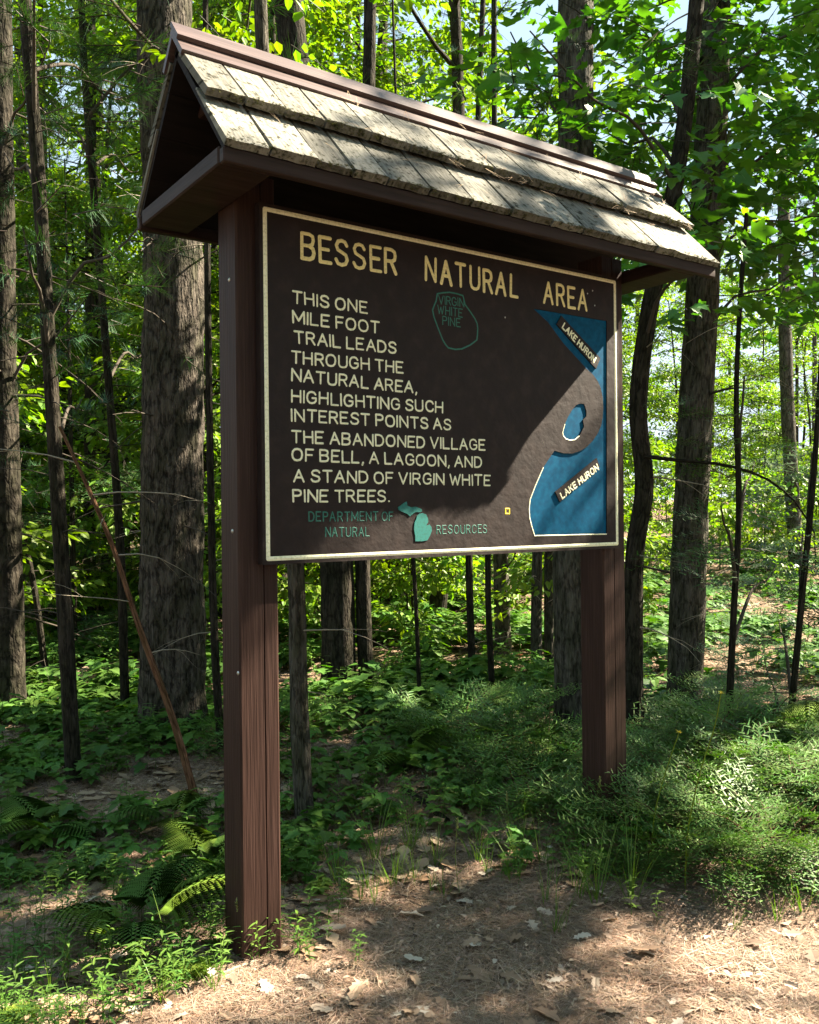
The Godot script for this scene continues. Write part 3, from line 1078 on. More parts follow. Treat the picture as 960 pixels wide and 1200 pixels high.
func moss_tuft() -> ArrayMesh:
	var st := begin()
	for i in 26:
		var a := R.randf() * TAU
		var r := sqrt(R.randf()) * 0.012
		blade(st, Vector3(cos(a) * r, 0, sin(a) * r), Vector3(cos(a) * 0.7, 1.0, sin(a) * 0.7).normalized(), R.randf_range(0.006, 0.016), 0.0022, 0.4, tone(0.3), 2)
	return st.commit()

func needle_pair() -> ArrayMesh:
	var st := begin()
	blade(st, Vector3(0, 0.002, 0), Vector3(0.12, 0.05, 1).normalized(), 0.11, 0.0018, 0.12, Color.WHITE, 3)
	blade(st, Vector3(0, 0.002, 0), Vector3(-0.14, 0.03, 1).normalized(), 0.10, 0.0018, 0.08, Color(0.85, 0.85, 0.85), 3)
	return st.commit()

func straw_patch() -> ArrayMesh:
	# a hand's breadth of fallen pine needles and twig crumbs
	var st := begin()
	for i in 110:
		var a := R.randf() * TAU
		var r := sqrt(R.randf()) * 0.12
		var b := R.randf() * TAU
		var d := Vector3(cos(b), R.randf_range(-0.06, 0.22), sin(b)).normalized()
		blade(st, Vector3(cos(a) * r, R.randf_range(0.001, 0.010), sin(a) * r), d, R.randf_range(0.025, 0.075), R.randf_range(0.0010, 0.0017), R.randf_range(0.1, 0.5), tone(0.45), 2)
	for i in 6:
		var a := R.randf() * TAU
		var r := sqrt(R.randf()) * 0.1
		leaf(st, Transform3D(Basis(Vector3.UP, R.randf() * TAU) * Basis(Vector3.RIGHT, R.randf_range(-0.4, 0.4)), Vector3(cos(a) * r, 0.006, sin(a) * r)), R.randf_range(0.012, 0.03), OVAL_HALF, 0.2, 0.3, tone(0.4))
	return st.commit()

func dry_leaf_mesh() -> ArrayMesh:
	var st := begin()
	var half := []
	for e in OAK_HALF: half.append([e[0] * R.randf_range(0.65, 1.25), e[1]])
	leaf(st, Transform3D(Basis(Vector3.BACK, R.randf_range(-0.25, 0.25)), Vector3(0, 0.012, -0.06)), 0.125, half, R.randf_range(-0.1, 0.4), R.randf_range(-0.15, 0.4), Color.WHITE)
	return st.commit()

func grass_mesh(n: int, h: float, col: Color) -> ArrayMesh:
	var st := begin()
	for i in n:
		var a := R.randf() * TAU
		var r := R.randf() * 0.035
		var d := Vector3(cos(a) * R.randf_range(0.1, 0.6), 1.0, sin(a) * R.randf_range(0.1, 0.6)).normalized()
		var t := tone(0.2)
		blade(st, Vector3(cos(a) * r, -0.01, sin(a) * r), d, h * R.randf_range(0.5, 1.1), R.randf_range(0.003, 0.0055), R.randf_range(0.3, 1.5), Color(col.r * t.r, col.g * t.g, col.b * t.b), 7)
	return st.commit()

# ---------------------------------------------------------------- trees
# trunk control points may be given as picture columns and rows at one depth (metres from the camera)
func trunk_px(rows: Array, d: float) -> Array:
	var out := []
	for r in rows: out.append(at_depth(r[0], r[1], d))
	return out

func tree_root(called: String, label: String, group: String, base: Vector3, category := "tree") -> Node3D:
	return thing(called, label, category, base, 0.0, group)

func add_trunk(t: Node3D, ctrl: Array, r0: float, r1: float, mat: Material, sides: int, step: float, rough := 0.1, flare := true) -> PackedVector3Array:
	var rel := []
	for c in ctrl: rel.append(c - t.position)
	# start a little below ground
	rel[0] = rel[0] - Vector3(0, 0.15, 0)
	var pts := curve_pts(rel, step)
	var radii := PackedFloat32Array()
	for i in pts.size(): radii.append(lerpf(r0, r1, float(i) / (pts.size() - 1)))
	put(t, "trunk", tube_mesh(pts, radii, sides, rough, flare), mat)
	return pts

func add_branch(t: Node3D, called: String, from: Vector3, dirv: Vector3, length: float, r: float, droop: float, mat: Material, kinks := 0.15, sides := 5) -> PackedVector3Array:
	var pts := PackedVector3Array([from])
	var rad := PackedFloat32Array([r])
	var d := dirv.normalized()
	var n := maxi(4, int(length / 0.16))
	for i in n:
		d = (d + Vector3(R.randf_range(-1, 1), R.randf_range(-1, 1), R.randf_range(-1, 1)) * kinks + Vector3.DOWN * droop / n).normalized()
		pts.append(pts[-1] + d * length / n)
		rad.append(r * (1.0 - 0.85 * (i + 1) / n))
	if joint: tube(joint, pts, rad, sides)
	else: put(t, called, tube_mesh(pts, rad, sides), mat)
	return pts

func sample_path(pts: PackedVector3Array, t: float) -> Vector3:
	var f := clampf(t, 0, 1) * (pts.size() - 1)
	var i := mini(int(f), pts.size() - 2)
	return pts[i].lerp(pts[i + 1], f - i)

func leaf_tone(base: Color, spread: float) -> Color:
	var v := R.randf_range(1.0 - spread, 1.0 + spread)
	return Color(base.r * v * R.randf_range(0.85, 1.2), base.g * v, base.b * v * R.randf_range(0.8, 1.15))

# sprigs along a limb path (in the tree's own space)
func clothe(xfs: Array, cols: Array, path: PackedVector3Array, n: int, start: float, spread: float, size: float, base: Color, root: Vector3, carve: bool, flat := 0.35, reach_out := 0.17) -> void:
	for i in n:
		var t := lerpf(start, 1.03, sqrt(R.randf()))
		var p := sample_path(path, t)
		var out := (path[-1] - path[0])
		out.y = 0
		var yaw := atan2(out.x, out.z) + R.randf_range(-1.5, 1.5)
		p += Vector3(R.randf_range(-1, 1), R.randf_range(-flat, flat), R.randf_range(-1, 1)) * spread
		var b := Basis(Vector3.UP, yaw) * Basis(Vector3.RIGHT, R.randf_range(-0.35, 0.5)) * Basis(Vector3.BACK, R.randf_range(-0.4, 0.4))
		if carve and in_gap(p + root + b.z * reach_out * size, reach_out * 0.75 * size): continue
		xfs.append(Transform3D(b.scaled(Vector3.ONE * size * R.randf_range(0.8, 1.25)), p))
		cols.append(leaf_tone(base, 0.25))

func broadleaf(called: String, label: String, group: String, base: Vector3, h: float, r0: float, first: float, limbs: int, reach: float, per: int, kinds: Array, size: float, lean: Vector3, bark: Material, carve := false, simple := false) -> Node3D:
	var t := tree_root(called, label, group, base)
	var ctrl := [base]
	for i in 4:
		var k := (i + 1) / 4.0
		ctrl.append(base + Vector3(0, h * k, 0) + lean * k * k + Vector3(R.randf_range(-1, 1), 0, R.randf_range(-1, 1)) * h * 0.018)
	var pts := add_trunk(t, ctrl, r0, r0 * 0.18, bark, 8 if simple else 12, 0.5 if simple else 0.25, 0.1, not simple)
	var xfs := []
	var cols := []
	joint = begin()
	for i in limbs:
		var k := first + (0.98 - first) * (i + R.randf()) / limbs
		var from := sample_path(pts, k)
		var a := i * 2.4 + R.randf_range(-0.5, 0.5)
		var l := reach * R.randf_range(0.7, 1.15) * (1.15 - 0.65 * k)
		var path := add_branch(t, "branch", from, Vector3(cos(a), R.randf_range(0.15, 0.6), sin(a)), l, r0 * 0.34 * (1.1 - 0.7 * k), 0.3, bark, 0.13, 4)
		clothe(xfs, cols, path, per, 0.25, reach * 0.2, size, Color.WHITE, base, carve)
	put(t, "branches", joint.commit(), bark)
	joint = null
	put(t, "crown", merged(kinds, xfs), M.maple)
	return t

func conifer(called: String, label: String, group: String, base: Vector3, h: float, r0: float, first: float, reach: float, kinds: Array, bark: Material, per: int, size: float) -> Node3D:
	var t := tree_root(called, label, group, base)
	var lean := Vector3(R.randf_range(-0.2, 0.2), 0, R.randf_range(-0.2, 0.2))
	var pts := add_trunk(t, [base, base + Vector3(0, h * 0.5, 0) + lean * 0.4, base + Vector3(0, h, 0) + lean], r0, 0.006, bark, 8, 0.4, 0.08, false)
	var xfs := []
	var cols := []
	var y := first
	joint = begin()
	while y < h - 0.1:
		var k := y / h
		for j in 4:
			var a := R.randf() * TAU
			var l := reach * (1.05 - k) * R.randf_range(0.7, 1.1) + 0.12
			var path := add_branch(t, "branch", sample_path(pts, (y + 0.15) / (h + 0.15)), Vector3(cos(a), R.randf_range(-0.05, 0.35), sin(a)), l, r0 * 0.25, 0.15, bark, 0.06, 3)
			clothe(xfs, cols, path, int(per * l / reach) + 2, 0.15, 0.07, size, Color.WHITE, base, false, 0.25)
		y += 0.42 * R.randf_range(0.8, 1.3)
	put(t, "branches", joint.commit(), bark)
	joint = null
	put(t, "crown", merged(kinds, xfs), M.needle)
	return t

func dead_branches(t: Node3D, pts: PackedVector3Array, n: int, k0: float, k1: float, len_: float, r: float, mat: Material) -> void:
	for i in n:
		var k := lerpf(k0, k1, (i + R.randf()) / n)
		var a := R.randf() * TAU
		var path := add_branch(t, "dead_branch", sample_path(pts, k), Vector3(cos(a), R.randf_range(-0.25, 0.35), sin(a)), len_ * R.randf_range(0.4, 1.2), r * R.randf_range(0.6, 1.1), 0.5, mat, 0.12, 4)
		if R.randf() < 0.7:
			add_branch(t, "dead_branch", sample_path(path, 0.5), (path[-1] - path[0]).normalized() + Vector3(R.randf_range(-0.8, 0.8), R.randf_range(-0.4, 0.5), R.randf_range(-0.8, 0.8)), len_ * 0.4, r * 0.45, 0.5, mat, 0.15, 3)

func shrub(label: String, at: Vector3, size: float, kinds: Array) -> Node3D:
	var t := thing("yew_shrub", label, "shrub", at, 0.0, "low yew shrubs round the sign")
	var xfs := []
	var cols := []
	for i in int(12 + 5 * size):
		var a := i * 2.4 + R.randf_range(-0.4, 0.4)
		var path := add_branch(t, "stem", Vector3(cos(a), 0, sin(a)) * 0.03, Vector3(cos(a) * R.randf_range(0.3, 1.0), R.randf_range(0.5, 1.0), sin(a) * R.randf_range(0.3, 1.0)), size * R.randf_range(0.35, 0.6), 0.005, 1.1, M.bark_red, 0.08, 4)
		for k in int(4 * size) + 3:
			var p := sample_path(path, R.randf_range(0.25, 1.0))
			var o := path[-1] - path[0]
			var yaw := atan2(o.x, o.z) + R.randf_range(-1.1, 1.1)
			xfs.append(Transform3D((Basis(Vector3.UP, yaw) * Basis(Vector3.RIGHT, R.randf_range(-0.6, 0.35))).scaled(Vector3.ONE * R.randf_range(0.65, 1.15)), p))
			cols.append(Color.WHITE)
	put(t, "foliage", merged(kinds, xfs), M.yew)
	return t

func fern(label: String, at: Vector3, fronds: int, size: float, green: Color, meshes: Array, turn: float) -> void:
	var t := thing("fern", label, "fern", at, turn, "ferns on the forest floor")
	var mats := [M.fern_a, M.fern_b]
	for i in fronds:
		var f := put(t, "frond", meshes[i % meshes.size()], mats[i % 2])
		f.rotation = Vector3(R.randf_range(-0.1, 0.25), TAU * i / fronds + R.randf_range(-0.4, 0.4), 0)
		f.scale = Vector3.ONE * size * R.randf_range(0.75, 1.1)

func spot_ground(u: float, v: float, r: float) -> void:
	lit_spots.append([shadow_at(on_ground(u, v)), r])

func spot_panel(u: float, v: float, r: float) -> void:
	var q := on_panel(u, v)
	lit_spots.append([shadow_at(Vector3(q.x, q.y, PANEL_Z)), r])

func spot_roof(fx: float, s: float, r: float) -> void:
	lit_spots.append([shadow_at(slope(lerpf(ROOF_X0, ROOF_X1, fx), s, 0.0)), r])

func _ready() -> void:
	R.seed = 7
	ground_noise.seed = 11
	ground_noise.frequency = 0.12
	ground_noise.fractal_octaves = 4
	# ---- camera
	var f0 := Vector3(sin(YAW), 0, -cos(YAW))
	var r0 := Vector3(cos(YAW), 0, sin(YAW))
	cam_fwd = (f0 * cos(-0.0009) + Vector3.UP * sin(-0.0009)).normalized()
	var u0 := r0.cross(cam_fwd).normalized()
	cam_right = r0 * cos(ROLL) + u0 * sin(ROLL)
	cam_up = -r0 * sin(ROLL) + u0 * cos(ROLL)
	var cam := Camera3D.new()
	cam.name = "camera"
	cam.fov = rad_to_deg(2.0 * atan(600.0 / FOCAL))
	cam.near = 0.05
	cam.far = 400.0
	add_child(cam)
	cam.transform = Transform3D(Basis(cam_right, cam_up, -cam_fwd), CAM)
	cam.current = true
	# ---- sky, exposure
	var env := Environment.new()
	env.background_mode = Environment.BG_SKY
	var sky_mat := ProceduralSkyMaterial.new()
	sky_mat.sky_top_color = Color(0.66, 0.80, 0.92)
	sky_mat.sky_horizon_color = Color(0.90, 0.95, 0.98)
	sky_mat.sky_curve = 0.25
	sky_mat.ground_horizon_color = Color(0.5, 0.55, 0.45)
	sky_mat.ground_bottom_color = Color(0.25, 0.25, 0.18)
	sky_mat.sky_energy_multiplier = 0.48
	var sky := Sky.new()
	sky.sky_material = sky_mat
	env.sky = sky
	env.tonemap_mode = Environment.TONE_MAPPER_LINEAR
	env.tonemap_exposure = 7.9
	env.sdfgi_enabled = true
	env.ssao_enabled = true
	env.ssil_enabled = true
	var we := WorldEnvironment.new()
	we.name = "world_environment"
	we.environment = env
	add_child(we)
	# ---- sun
	var sun := DirectionalLight3D.new()
	sun.name = "sun"
	sun.light_energy = 1.6
	sun.light_color = Color(1.0, 0.95, 0.85)
	sun.light_angular_distance = 0.5
	sun.shadow_enabled = true
	add_child(sun)
	sun.look_at_from_position(SUN * 20.0, Vector3.ZERO)

	make_materials()
	M.fern_a = leaf_mat(lin(0.13, 0.21, 0.03), Color(0.8, 0.9, 0.3), 0.5)
	M.fern_b = leaf_mat(lin(0.085, 0.17, 0.035), Color(0.8, 0.9, 0.3), 0.5)
	plan_light()
	build_ground()
	build_sign()
	build_trees()
	build_floor_plants()
	build_details()

func plan_light() -> void:
	# where the sun finds its way through the crowns: gaps left free of leaves
	for e in [[890, 1150, 0.34], [960, 1100, 0.25], [800, 1195, 0.25], [720, 1110, 0.05], [640, 1055, 0.02], [700, 1190, 0.03], [960, 1180, 0.2], [430, 1150, 0.02], [345, 1140, 0.02], [390, 1045, 0.02],
		[120, 1180, 0.08], [60, 1195, 0.06], [210, 1135, 0.05], [150, 1045, 0.12], [110, 950, 0.05], [260, 1160, 0.05], [930, 960, 0.3], [880, 1000, 0.15], [960, 1010, 0.2], [930, 1050, 0.1], [930, 890, 0.25], [820, 960, 0.14], [740, 990, 0.05], [100, 1115, 0.03]]:
		spot_ground(e[0], e[1], e[2])
	for e in [[560, 605, 0.09], [525, 628, 0.06], [600, 550, 0.03], [640, 500, 0.03], [668, 455, 0.03], [595, 630, 0.03], [660, 628, 0.0], [300, 930, 0.12], [315, 880, 0.1], [290, 980, 0.08], [725, 820, 0.03], [730, 700, 0.04]]:
		spot_panel(e[0], e[1], e[2])
	for i in 26:
		spot_roof(R.randf_range(0.0, 1.0), R.randf_range(0.0, 0.62), R.randf_range(-0.02, 0.02))
	for e in [[0.93, 0.15, 0.1], [0.85, 0.4, 0.05], [0.03, 0.15, 0.03], [0.05, 0.42, 0.02], [0.75, 0.1, 0.03], [0.98, 0.4, 0.1]]:
		spot_roof(e[0], e[1], e[2])

func build_ground() -> void:
	var st := begin()
	var xs := []
	var v := 0.0
	var step := 0.06
	while v < 150.0:
		xs.append(v)
		v += step
		if v > 3.0: step *= 1.09
	var line := []
	for i in range(xs.size() - 1, 0, -1): line.append(-xs[i])
	line.append_array(xs)
	var n := line.size()
	var cx := 0.6
	var cz := -0.2
	var grid := []
	for i in n:
		var row := PackedVector3Array()
		for j in n: row.append(gp(cx + line[i], cz + line[j]))
		grid.append(row)
	for i in n - 1:
		for j in n - 1:
			for e in [[i, j], [i + 1, j], [i + 1, j + 1], [i, j], [i + 1, j + 1], [i, j + 1]]: st.add_vertex(grid[e[0]][e[1]])
	st.index()
	st.generate_normals()
	var o := put(self, "ground", st.commit(), M.floor)
	o.set_meta("kind", "structure")
	tag(o, "brown forest floor of soil, needles and crumbled leaves", "ground")

func veg_edge(x: float) -> float:
	# the planted floor ends here (z), in front of it the trodden bare strip
	var w := ground_noise.get_noise_2d(x * 20.0, 3.0) * 0.25
	if x < 0.3: return 0.25 + w
	return lerpf(0.0, 0.85, clampf((x - 0.7) / 1.4, 0, 1)) + w

func build_trees() -> void:
	var G1 := Color(0.145, 0.26, 0.034)      # maple, the yellow green of sunlit leaves put into the colour
	var G2 := Color(0.066, 0.165, 0.045)     # deeper, cooler green: the look of shaded leaves put into the colour
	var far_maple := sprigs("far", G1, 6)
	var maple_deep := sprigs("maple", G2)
	var maple_shade := sprigs("small", G2)
	var pine_green := sprigs("pine", Color(0.045, 0.105, 0.045))
	var fir_green := sprigs("fir", Color(0.045, 0.10, 0.03))
	# ---- trees that stand near the sign, each on its own
	# old pine behind the left post
	var d := depth_of(on_ground(200, 855))
	var t := tree_root("pine_tree", "thick old pine with plated grey bark behind the nearer post", "", on_ground(203, 855))
	var tr := trunk_px([[203, 855], [202, 600], [203, 300], [192, 0], [185, -300]], d)
	tr[0] = t.position
	var pts := add_trunk(t, tr, 0.215, 0.165, M.bark_pine, 40, 0.05, 0.10, true)
	dead_branches(t, pts, 16, 0.12, 0.95, 0.9, 0.012, M.twig)
	dead_branches(t, pts, 8, 0.2, 0.7, 0.7, 0.006, M.twig_pale)
	pine_top(t, pts, pine_green, 0.62, 10, 1.3)
	# slender firs and saplings at the left
	var heroes := [
		["fir_tree", "dark slender fir leaning beside the old pine, lichen on its bark", [[88, 915], [75, 700], [60, 450], [46, 220], [28, -20], [15, -250]], 0.044, 0.032, "bark_dark", 26, 0.75],
		["fir_tree", "thin dark fir stem standing right behind the leaning dead sapling", [[147, 835], [141, 640], [126, 430], [112, 250], [98, 60], [90, -200]], 0.034, 0.022, "bark_dark", 20, 0.7],
		["fir_tree", "straight dark fir trunk half hidden past the leaning fir", [[14, 835], [8, 600], [3, 400], [0, 100], [-4, -200]], 0.105, 0.085, "bark_dark", 18, 1.0],
		["sapling", "crooked dark sapling between the straight and the leaning fir", [[58, 812], [42, 700], [22, 600], [12, 520], [8, 430]], 0.03, 0.014, "bark_dark", 9, 0.6],
		["sapling", "thin straight stem close beside the old pine", [[262, 880], [252, 760], [247, 560], [244, 380], [242, 150], [240, -100]], 0.026, 0.016, "bark_dark", 12, 0.6],
		["maple_tree", "young tree with smooth mottled bark just behind the nearer post", [[360, 965], [352, 860], [347, 680], [336, 480], [318, 250], [306, 20], [300, -200]], 0.046, 0.028, "bark_oak", 8, 0.6],
		["oak_tree", "stout dark oak trunk rising behind the board", [[397, 808], [395, 660], [385, 440], [362, 200], [340, 20], [325, -200]], 0.135, 0.105, "bark_dark", 6, 0.9],
		["oak_tree", "slim dark trunk right beside the stout oak", [[430, 808], [425, 660], [424, 440], [430, 200], [434, 0], [436, -200]], 0.062, 0.045, "bark_dark", 6, 0.8],
		["sapling", "thin pole sapling seen in the gap below the board", [[493, 835], [487, 700], [478, 560], [470, 300], [460, 0]], 0.016, 0.008, "bark_dark", 7, 0.5],
		["sapling", "straight dark pole sapling under the middle of the board", [[555, 800], [550, 680], [549, 500], [556, 250], [566, 0], [570, -150]], 0.032, 0.02, "bark_dark", 9, 0.5],
		["sapling", "black thin stem that shows again above the shingled roof", [[579, 820], [572, 690], [574, 480], [579, 200], [579, 0], [580, -150]], 0.024, 0.02, "bark_dark", 9, 0.5],
		["oak_tree", "broad grey oak trunk rising behind the farther post", [[671, 856], [670, 660], [672, 440], [675, 180], [674, 0], [673, -200]], 0.115, 0.108, "bark_oak", 8, 0.8],
		["ironwood_tree", "curved dark tree bending round the farther post", [[741, 868], [742, 760], [744, 650], [755, 570], [748, 480], [760, 370], [785, 250], [800, 160], [815, 20], [825, -150]], 0.062, 0.042, "bark_dark", 8, 0.8],
		["oak_tree", "tall oak trunk at the open side, moss grey bark", [[801, 832], [806, 700], [811, 560], [824, 330], [834, 150], [838, 0], [842, -200]], 0.125, 0.098, "bark_oak", 9, 1.0],
		["sapling", "thin black stem standing among the yews by the clearing", [[851, 872], [860, 720], [866, 600], [863, 480], [866, 380], [875, 250]], 0.022, 0.012, "bark_dark", 9, 0.55],
		["sapling", "slim leaning stem at the edge of the clearing", [[922, 866], [938, 720], [950, 600], [958, 500], [965, 380], [972, 250]], 0.022, 0.013, "bark_dark", 9, 0.55],
		["dead_tree", "stout dead stem seen in the gap below the board", [[590, 770], [588, 690], [585, 560], [580, 350]], 0.08, 0.06, "bark_oak", 6, 0.6],
		["dead_tree", "dead stem with many bare branches near the farther post", [[628, 790], [629, 690], [632, 560], [640, 350]], 0.05, 0.035, "bark_oak", 14, 0.7],
		["dead_tree", "slim dead stem beside its many branched neighbour", [[644, 785], [643, 690], [646, 560], [655, 350]], 0.045, 0.035, "bark_oak", 10, 0.6],
		["oak_tree", "grey hazy trunk far beyond the clearing", [[935, 690], [930, 600], [924, 500], [920, 380], [918, 200]], 0.13, 0.10, "bark_oak", 5, 1.0],
	]
	var roots := []
	for h in heroes:
		var b := on_ground(h[2][0][0], h[2][0][1])
		var dd := depth_of(b)
		t = tree_root(h[0], h[1], "", b)
		tr = trunk_px(h[2], dd)
		tr[0] = b
		pts = add_trunk(t, tr, h[3], h[4], M[h[5]], 16 if h[3] > 0.05 else 9, 0.09, 0.10, h[3] > 0.05)
		dead_branches(t, pts, h[6], 0.12, 0.9, h[7], maxf(0.004, h[3] * 0.11), M.twig if R.randf() < 0.7 else M.twig_pale)
		roots.append([t, pts])
	# leaning dead sapling, reddish
	var lb := on_ground(238, 938)
	t = tree_root("dead_sapling", "reddish dead sapling leaning bent across the old pine", "", lb)
	tr = trunk_px([[238, 938], [205, 850], [165, 740], [132, 640], [98, 560], [70, 500]], depth_of(lb))
	tr[0] = lb
	pts = add_trunk(t, tr, 0.022, 0.008, M.bark_red, 10, 0.1, 0.08, false)
	dead_branches(t, pts, 6, 0.4, 0.95, 0.5, 0.005, M.twig_pale)
	# foliage on the near trees: limbs to where leaves show
	grow(roots[11], [[640, 120, 1.2, 60], [700, 210, 0.9, 50]], pine_green, M.needle, 1.0)
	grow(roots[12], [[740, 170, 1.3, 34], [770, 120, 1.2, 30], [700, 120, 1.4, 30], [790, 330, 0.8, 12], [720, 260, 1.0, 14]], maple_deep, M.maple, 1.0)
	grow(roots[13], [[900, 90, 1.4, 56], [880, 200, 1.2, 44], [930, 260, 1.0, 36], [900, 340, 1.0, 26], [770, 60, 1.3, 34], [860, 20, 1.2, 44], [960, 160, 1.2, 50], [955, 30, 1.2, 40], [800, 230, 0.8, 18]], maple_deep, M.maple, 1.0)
	grow(roots[5], [[330, -60, 0.6, 12], [290, 30, 0.6, 8]], far_maple, M.maple, 0.8)
	grow(roots[0], [[40, 330, 0.7, 26], [120, 110, 0.8, 34], [20, 200, 0.8, 30], [90, 480, 0.6, 18], [130, 300, 0.6, 18], [40, 30, 0.9, 34]], pine_green, M.needle, 1.0)
	grow(roots[1], [[150, 200, 0.7, 22], [80, 150, 0.8, 22], [160, 420, 0.6, 16], [200, 60, 0.8, 24]], pine_green, M.needle, 1.0)
	grow(roots[2], [[30, 120, 1.2, 40], [60, 400, 1.0, 30], [20, 560, 0.9, 22]], pine_green, M.needle, 1.0)
	grow(roots[14], [[880, 560, 0.5, 26], [850, 620, 0.45, 20], [900, 680, 0.5, 24], [870, 480, 0.5, 22]], fir_green, M.yew, 1.1)
	grow(roots[15], [[940, 640, 0.5, 26], [915, 740, 0.5, 24], [950, 560, 0.5, 20], [900, 790, 0.45, 20]], fir_green, M.yew, 1.1)
	grow(roots[16], [[600, 660, 0.8, 14]], far_maple, M.maple, 0.9)
	# long bare limb of the curved tree towards the clearing
	var cr: Node3D = roots[12][0]
	var limb := []
	for e in [[755, 535], [800, 540], [850, 545], [900, 562], [935, 592], [955, 625]]: limb.append(at_depth(e[0], e[1], depth_of(cr.position) - 0.15) - cr.position)
	var lp := curve_pts(limb, 0.1)
	var lr := PackedFloat32Array()
	for i in lp.size(): lr.append(lerpf(0.012, 0.004, float(i) / lp.size()))
	put(cr, "branch", tube_mesh(lp, lr, 7), M.bark_dark)
	# ---- trees beside the path, out of the picture to the right: their crowns shade the sign
	var shade := [[Vector3(8.3, 0, 3.9), 9.5, 0.17, Vector3(-1.2, 0, -1.6)], [Vector3(6.6, 0, 6.0), 8.5, 0.14, Vector3(-1.3, 0, -1.8)], [Vector3(9.4, 0, 0.2), 9.0, 0.15, Vector3(-1.0, 0, 0.3)]]
	for s in shade:
		broadleaf("maple_tree", "leafy maple beside the path, shading the sign", "maples shading the sign", gp(s[0].x, s[0].z), s[1], s[2], 0.38, 20, 2.9 if s[1] > 7 else 1.7, 85, maple_shade, 1.0, s[3], M.bark_oak, true, true)
	# ---- the wood behind
	var protos := []
	for i in 5:
		var h := [8.5, 10.0, 12.0, 5.5, 7.0][i] as float
		protos.append(broadleaf("maple_tree", "leafy young maple in the wood behind the sign", "maples in the wood behind", gp([3.0, 1.0, 13.0, 5.0, -1.0][i], [-7.8, -12.0, -14.0, -11.5, -9.0][i]), h, h * 0.0085, 0.13, 24, 2.2, 26, far_maple, 1.0, Vector3(R.randf_range(-0.8, 0.8), 0, R.randf_range(-0.8, 0.8)), M.bark_dark, false, true))
	var small := []
	for i in 3:
		small.append(broadleaf("maple_sapling", "small bushy maple sapling on the forest floor", "maple saplings in the undergrowth", gp([2.6, 6.0, 5.2][i], [-5.6, -4.2, -8.8][i]), [1.7, 2.4, 3.2][i], 0.014, 0.22, 11, 0.8, 13, far_maple, 0.85, Vector3.ZERO, M.bark_dark, false, true))
	var pines := []
	for i in 3:
		var b := gp([6.5, 2.0, 10.5][i], [-11.0, -9.0, -16.0][i])
		t = tree_root("pine_tree", "tall straight bare stemmed pine deep in the wood", "pines deep in the wood", b)
		pts = add_trunk(t, [b, b + Vector3(0.1, 8, 0), b + Vector3(0, 15, 0.2)], [0.11, 0.08, 0.13][i], 0.05, M[["bark_oak", "bark_dark", "bark_dark"][i]], 10, 0.5, 0.08, true)
		joint = begin()
		dead_branches(t, pts, 26, 0.08, 0.6, 1.1, 0.011, M.twig)
		pine_top(t, pts, pine_green, 0.6, 9, 1.8)
		put(t, "branches", joint.commit(), M.twig)
		joint = null
		pines.append(t)
	var firs := []
	for i in 2:
		firs.append(conifer("fir_sapling", "dark young fir in the undergrowth", "young firs in the wood behind", gp([7.8, 1.2][i], [-8.4, -6.6][i]), [3.6, 5.0][i], 0.035, 0.35, 0.95, fir_green, M.bark_dark, 9, 1.6))
	for e in [[330, 11.0, 1.0], [470, 13.5, 1.15], [250, 14.0, 1.1], [60, 13.0, 1.2], [150, 17.0, 1.35], [410, 18.0, 1.4], [300, 22.0, 1.5], [20, 20.0, 1.4]]:
		var p := at_depth(e[0], 600, e[1])
		dup(protos[R.randi() % 3], gp(p.x, p.z), R.randf() * TAU, e[2])
	# glades where the photograph shows sun on the ground: no tall crown stands in the way of it
	var glades := []
	for e in [[470, 725], [540, 745], [600, 735], [640, 725], [700, 690], [830, 715], [900, 690], [940, 740], [770, 700], [130, 660], [80, 690]]: glades.append(on_ground(e[0], e[1]))
	var taken := []
	var want := [[protos, 30, 8.5, 30.0], [pines, 26, 10.0, 40.0], [small, 90, 7.0, 30.0], [firs, 9, 7.5, 24.0]]
	for w in want:
		var made := 0
		var tries := 0
		while made < w[1] and tries < 4000:
			tries += 1
			var dd := sqrt(lerpf(w[2] * w[2], w[3] * w[3], R.randf()))
			var u := R.randf_range(-240, 1200)
			var p := at_depth(u, 600, dd)
			# the clearing at the right stays open
			if u > 690 and dd > 7.0 and dd < (15.0 if w[0] == small or w[0] == firs else 27.0): continue
			if u > 980 and dd < 30.0: continue
			if w[0] == protos and u > 560 and dd < 16.0: continue
			if w[0] == protos and u > 200 and u < 640 and dd < 11.0: continue
			var ok := true
			if w[0] == protos or w[0] == pines:
				for g in glades:
					for k in 12:
						var hh: float = 1.5 + k * 1.1
						if Vector2(g.x + SUN.x / SUN.y * hh - p.x, g.z + SUN.z / SUN.y * hh - p.z).length() < (1.7 if w[0] == protos else (1.2 if hh > 8.0 else 0.3)): ok = false
			for q in taken:
				if Vector2(p.x - q.x, p.z - q.z).length() < 0.75: ok = false
			if not ok: continue
			taken.append(p)
			dup(w[0][R.randi() % w[0].size()], gp(p.x, p.z), R.randf() * TAU, R.randf_range(0.8, 1.25))
			made += 1
	# the wood goes on behind the photographer and to both sides
	for e in [[-6.5, 2.5], [-5, 7], [-1.5, 7.5], [2.5, 8], [6, 10], [-10, 5], [-5.5, -3], [-9, -2]]:
		dup(protos[R.randi() % 5], gp(e[0], e[1]), R.randf() * TAU, R.randf_range(1.0, 1.3))
	# a farther belt of wood closing the view
	for i in 30:
		var u := -260.0 + 1500.0 * (i + R.randf()) / 30.0
		var p := at_depth(u, 600, R.randf_range(36, 52))
		dup(protos[R.randi() % 5], gp(p.x, p.z), R.randf() * TAU, R.randf_range(1.3, 1.7))

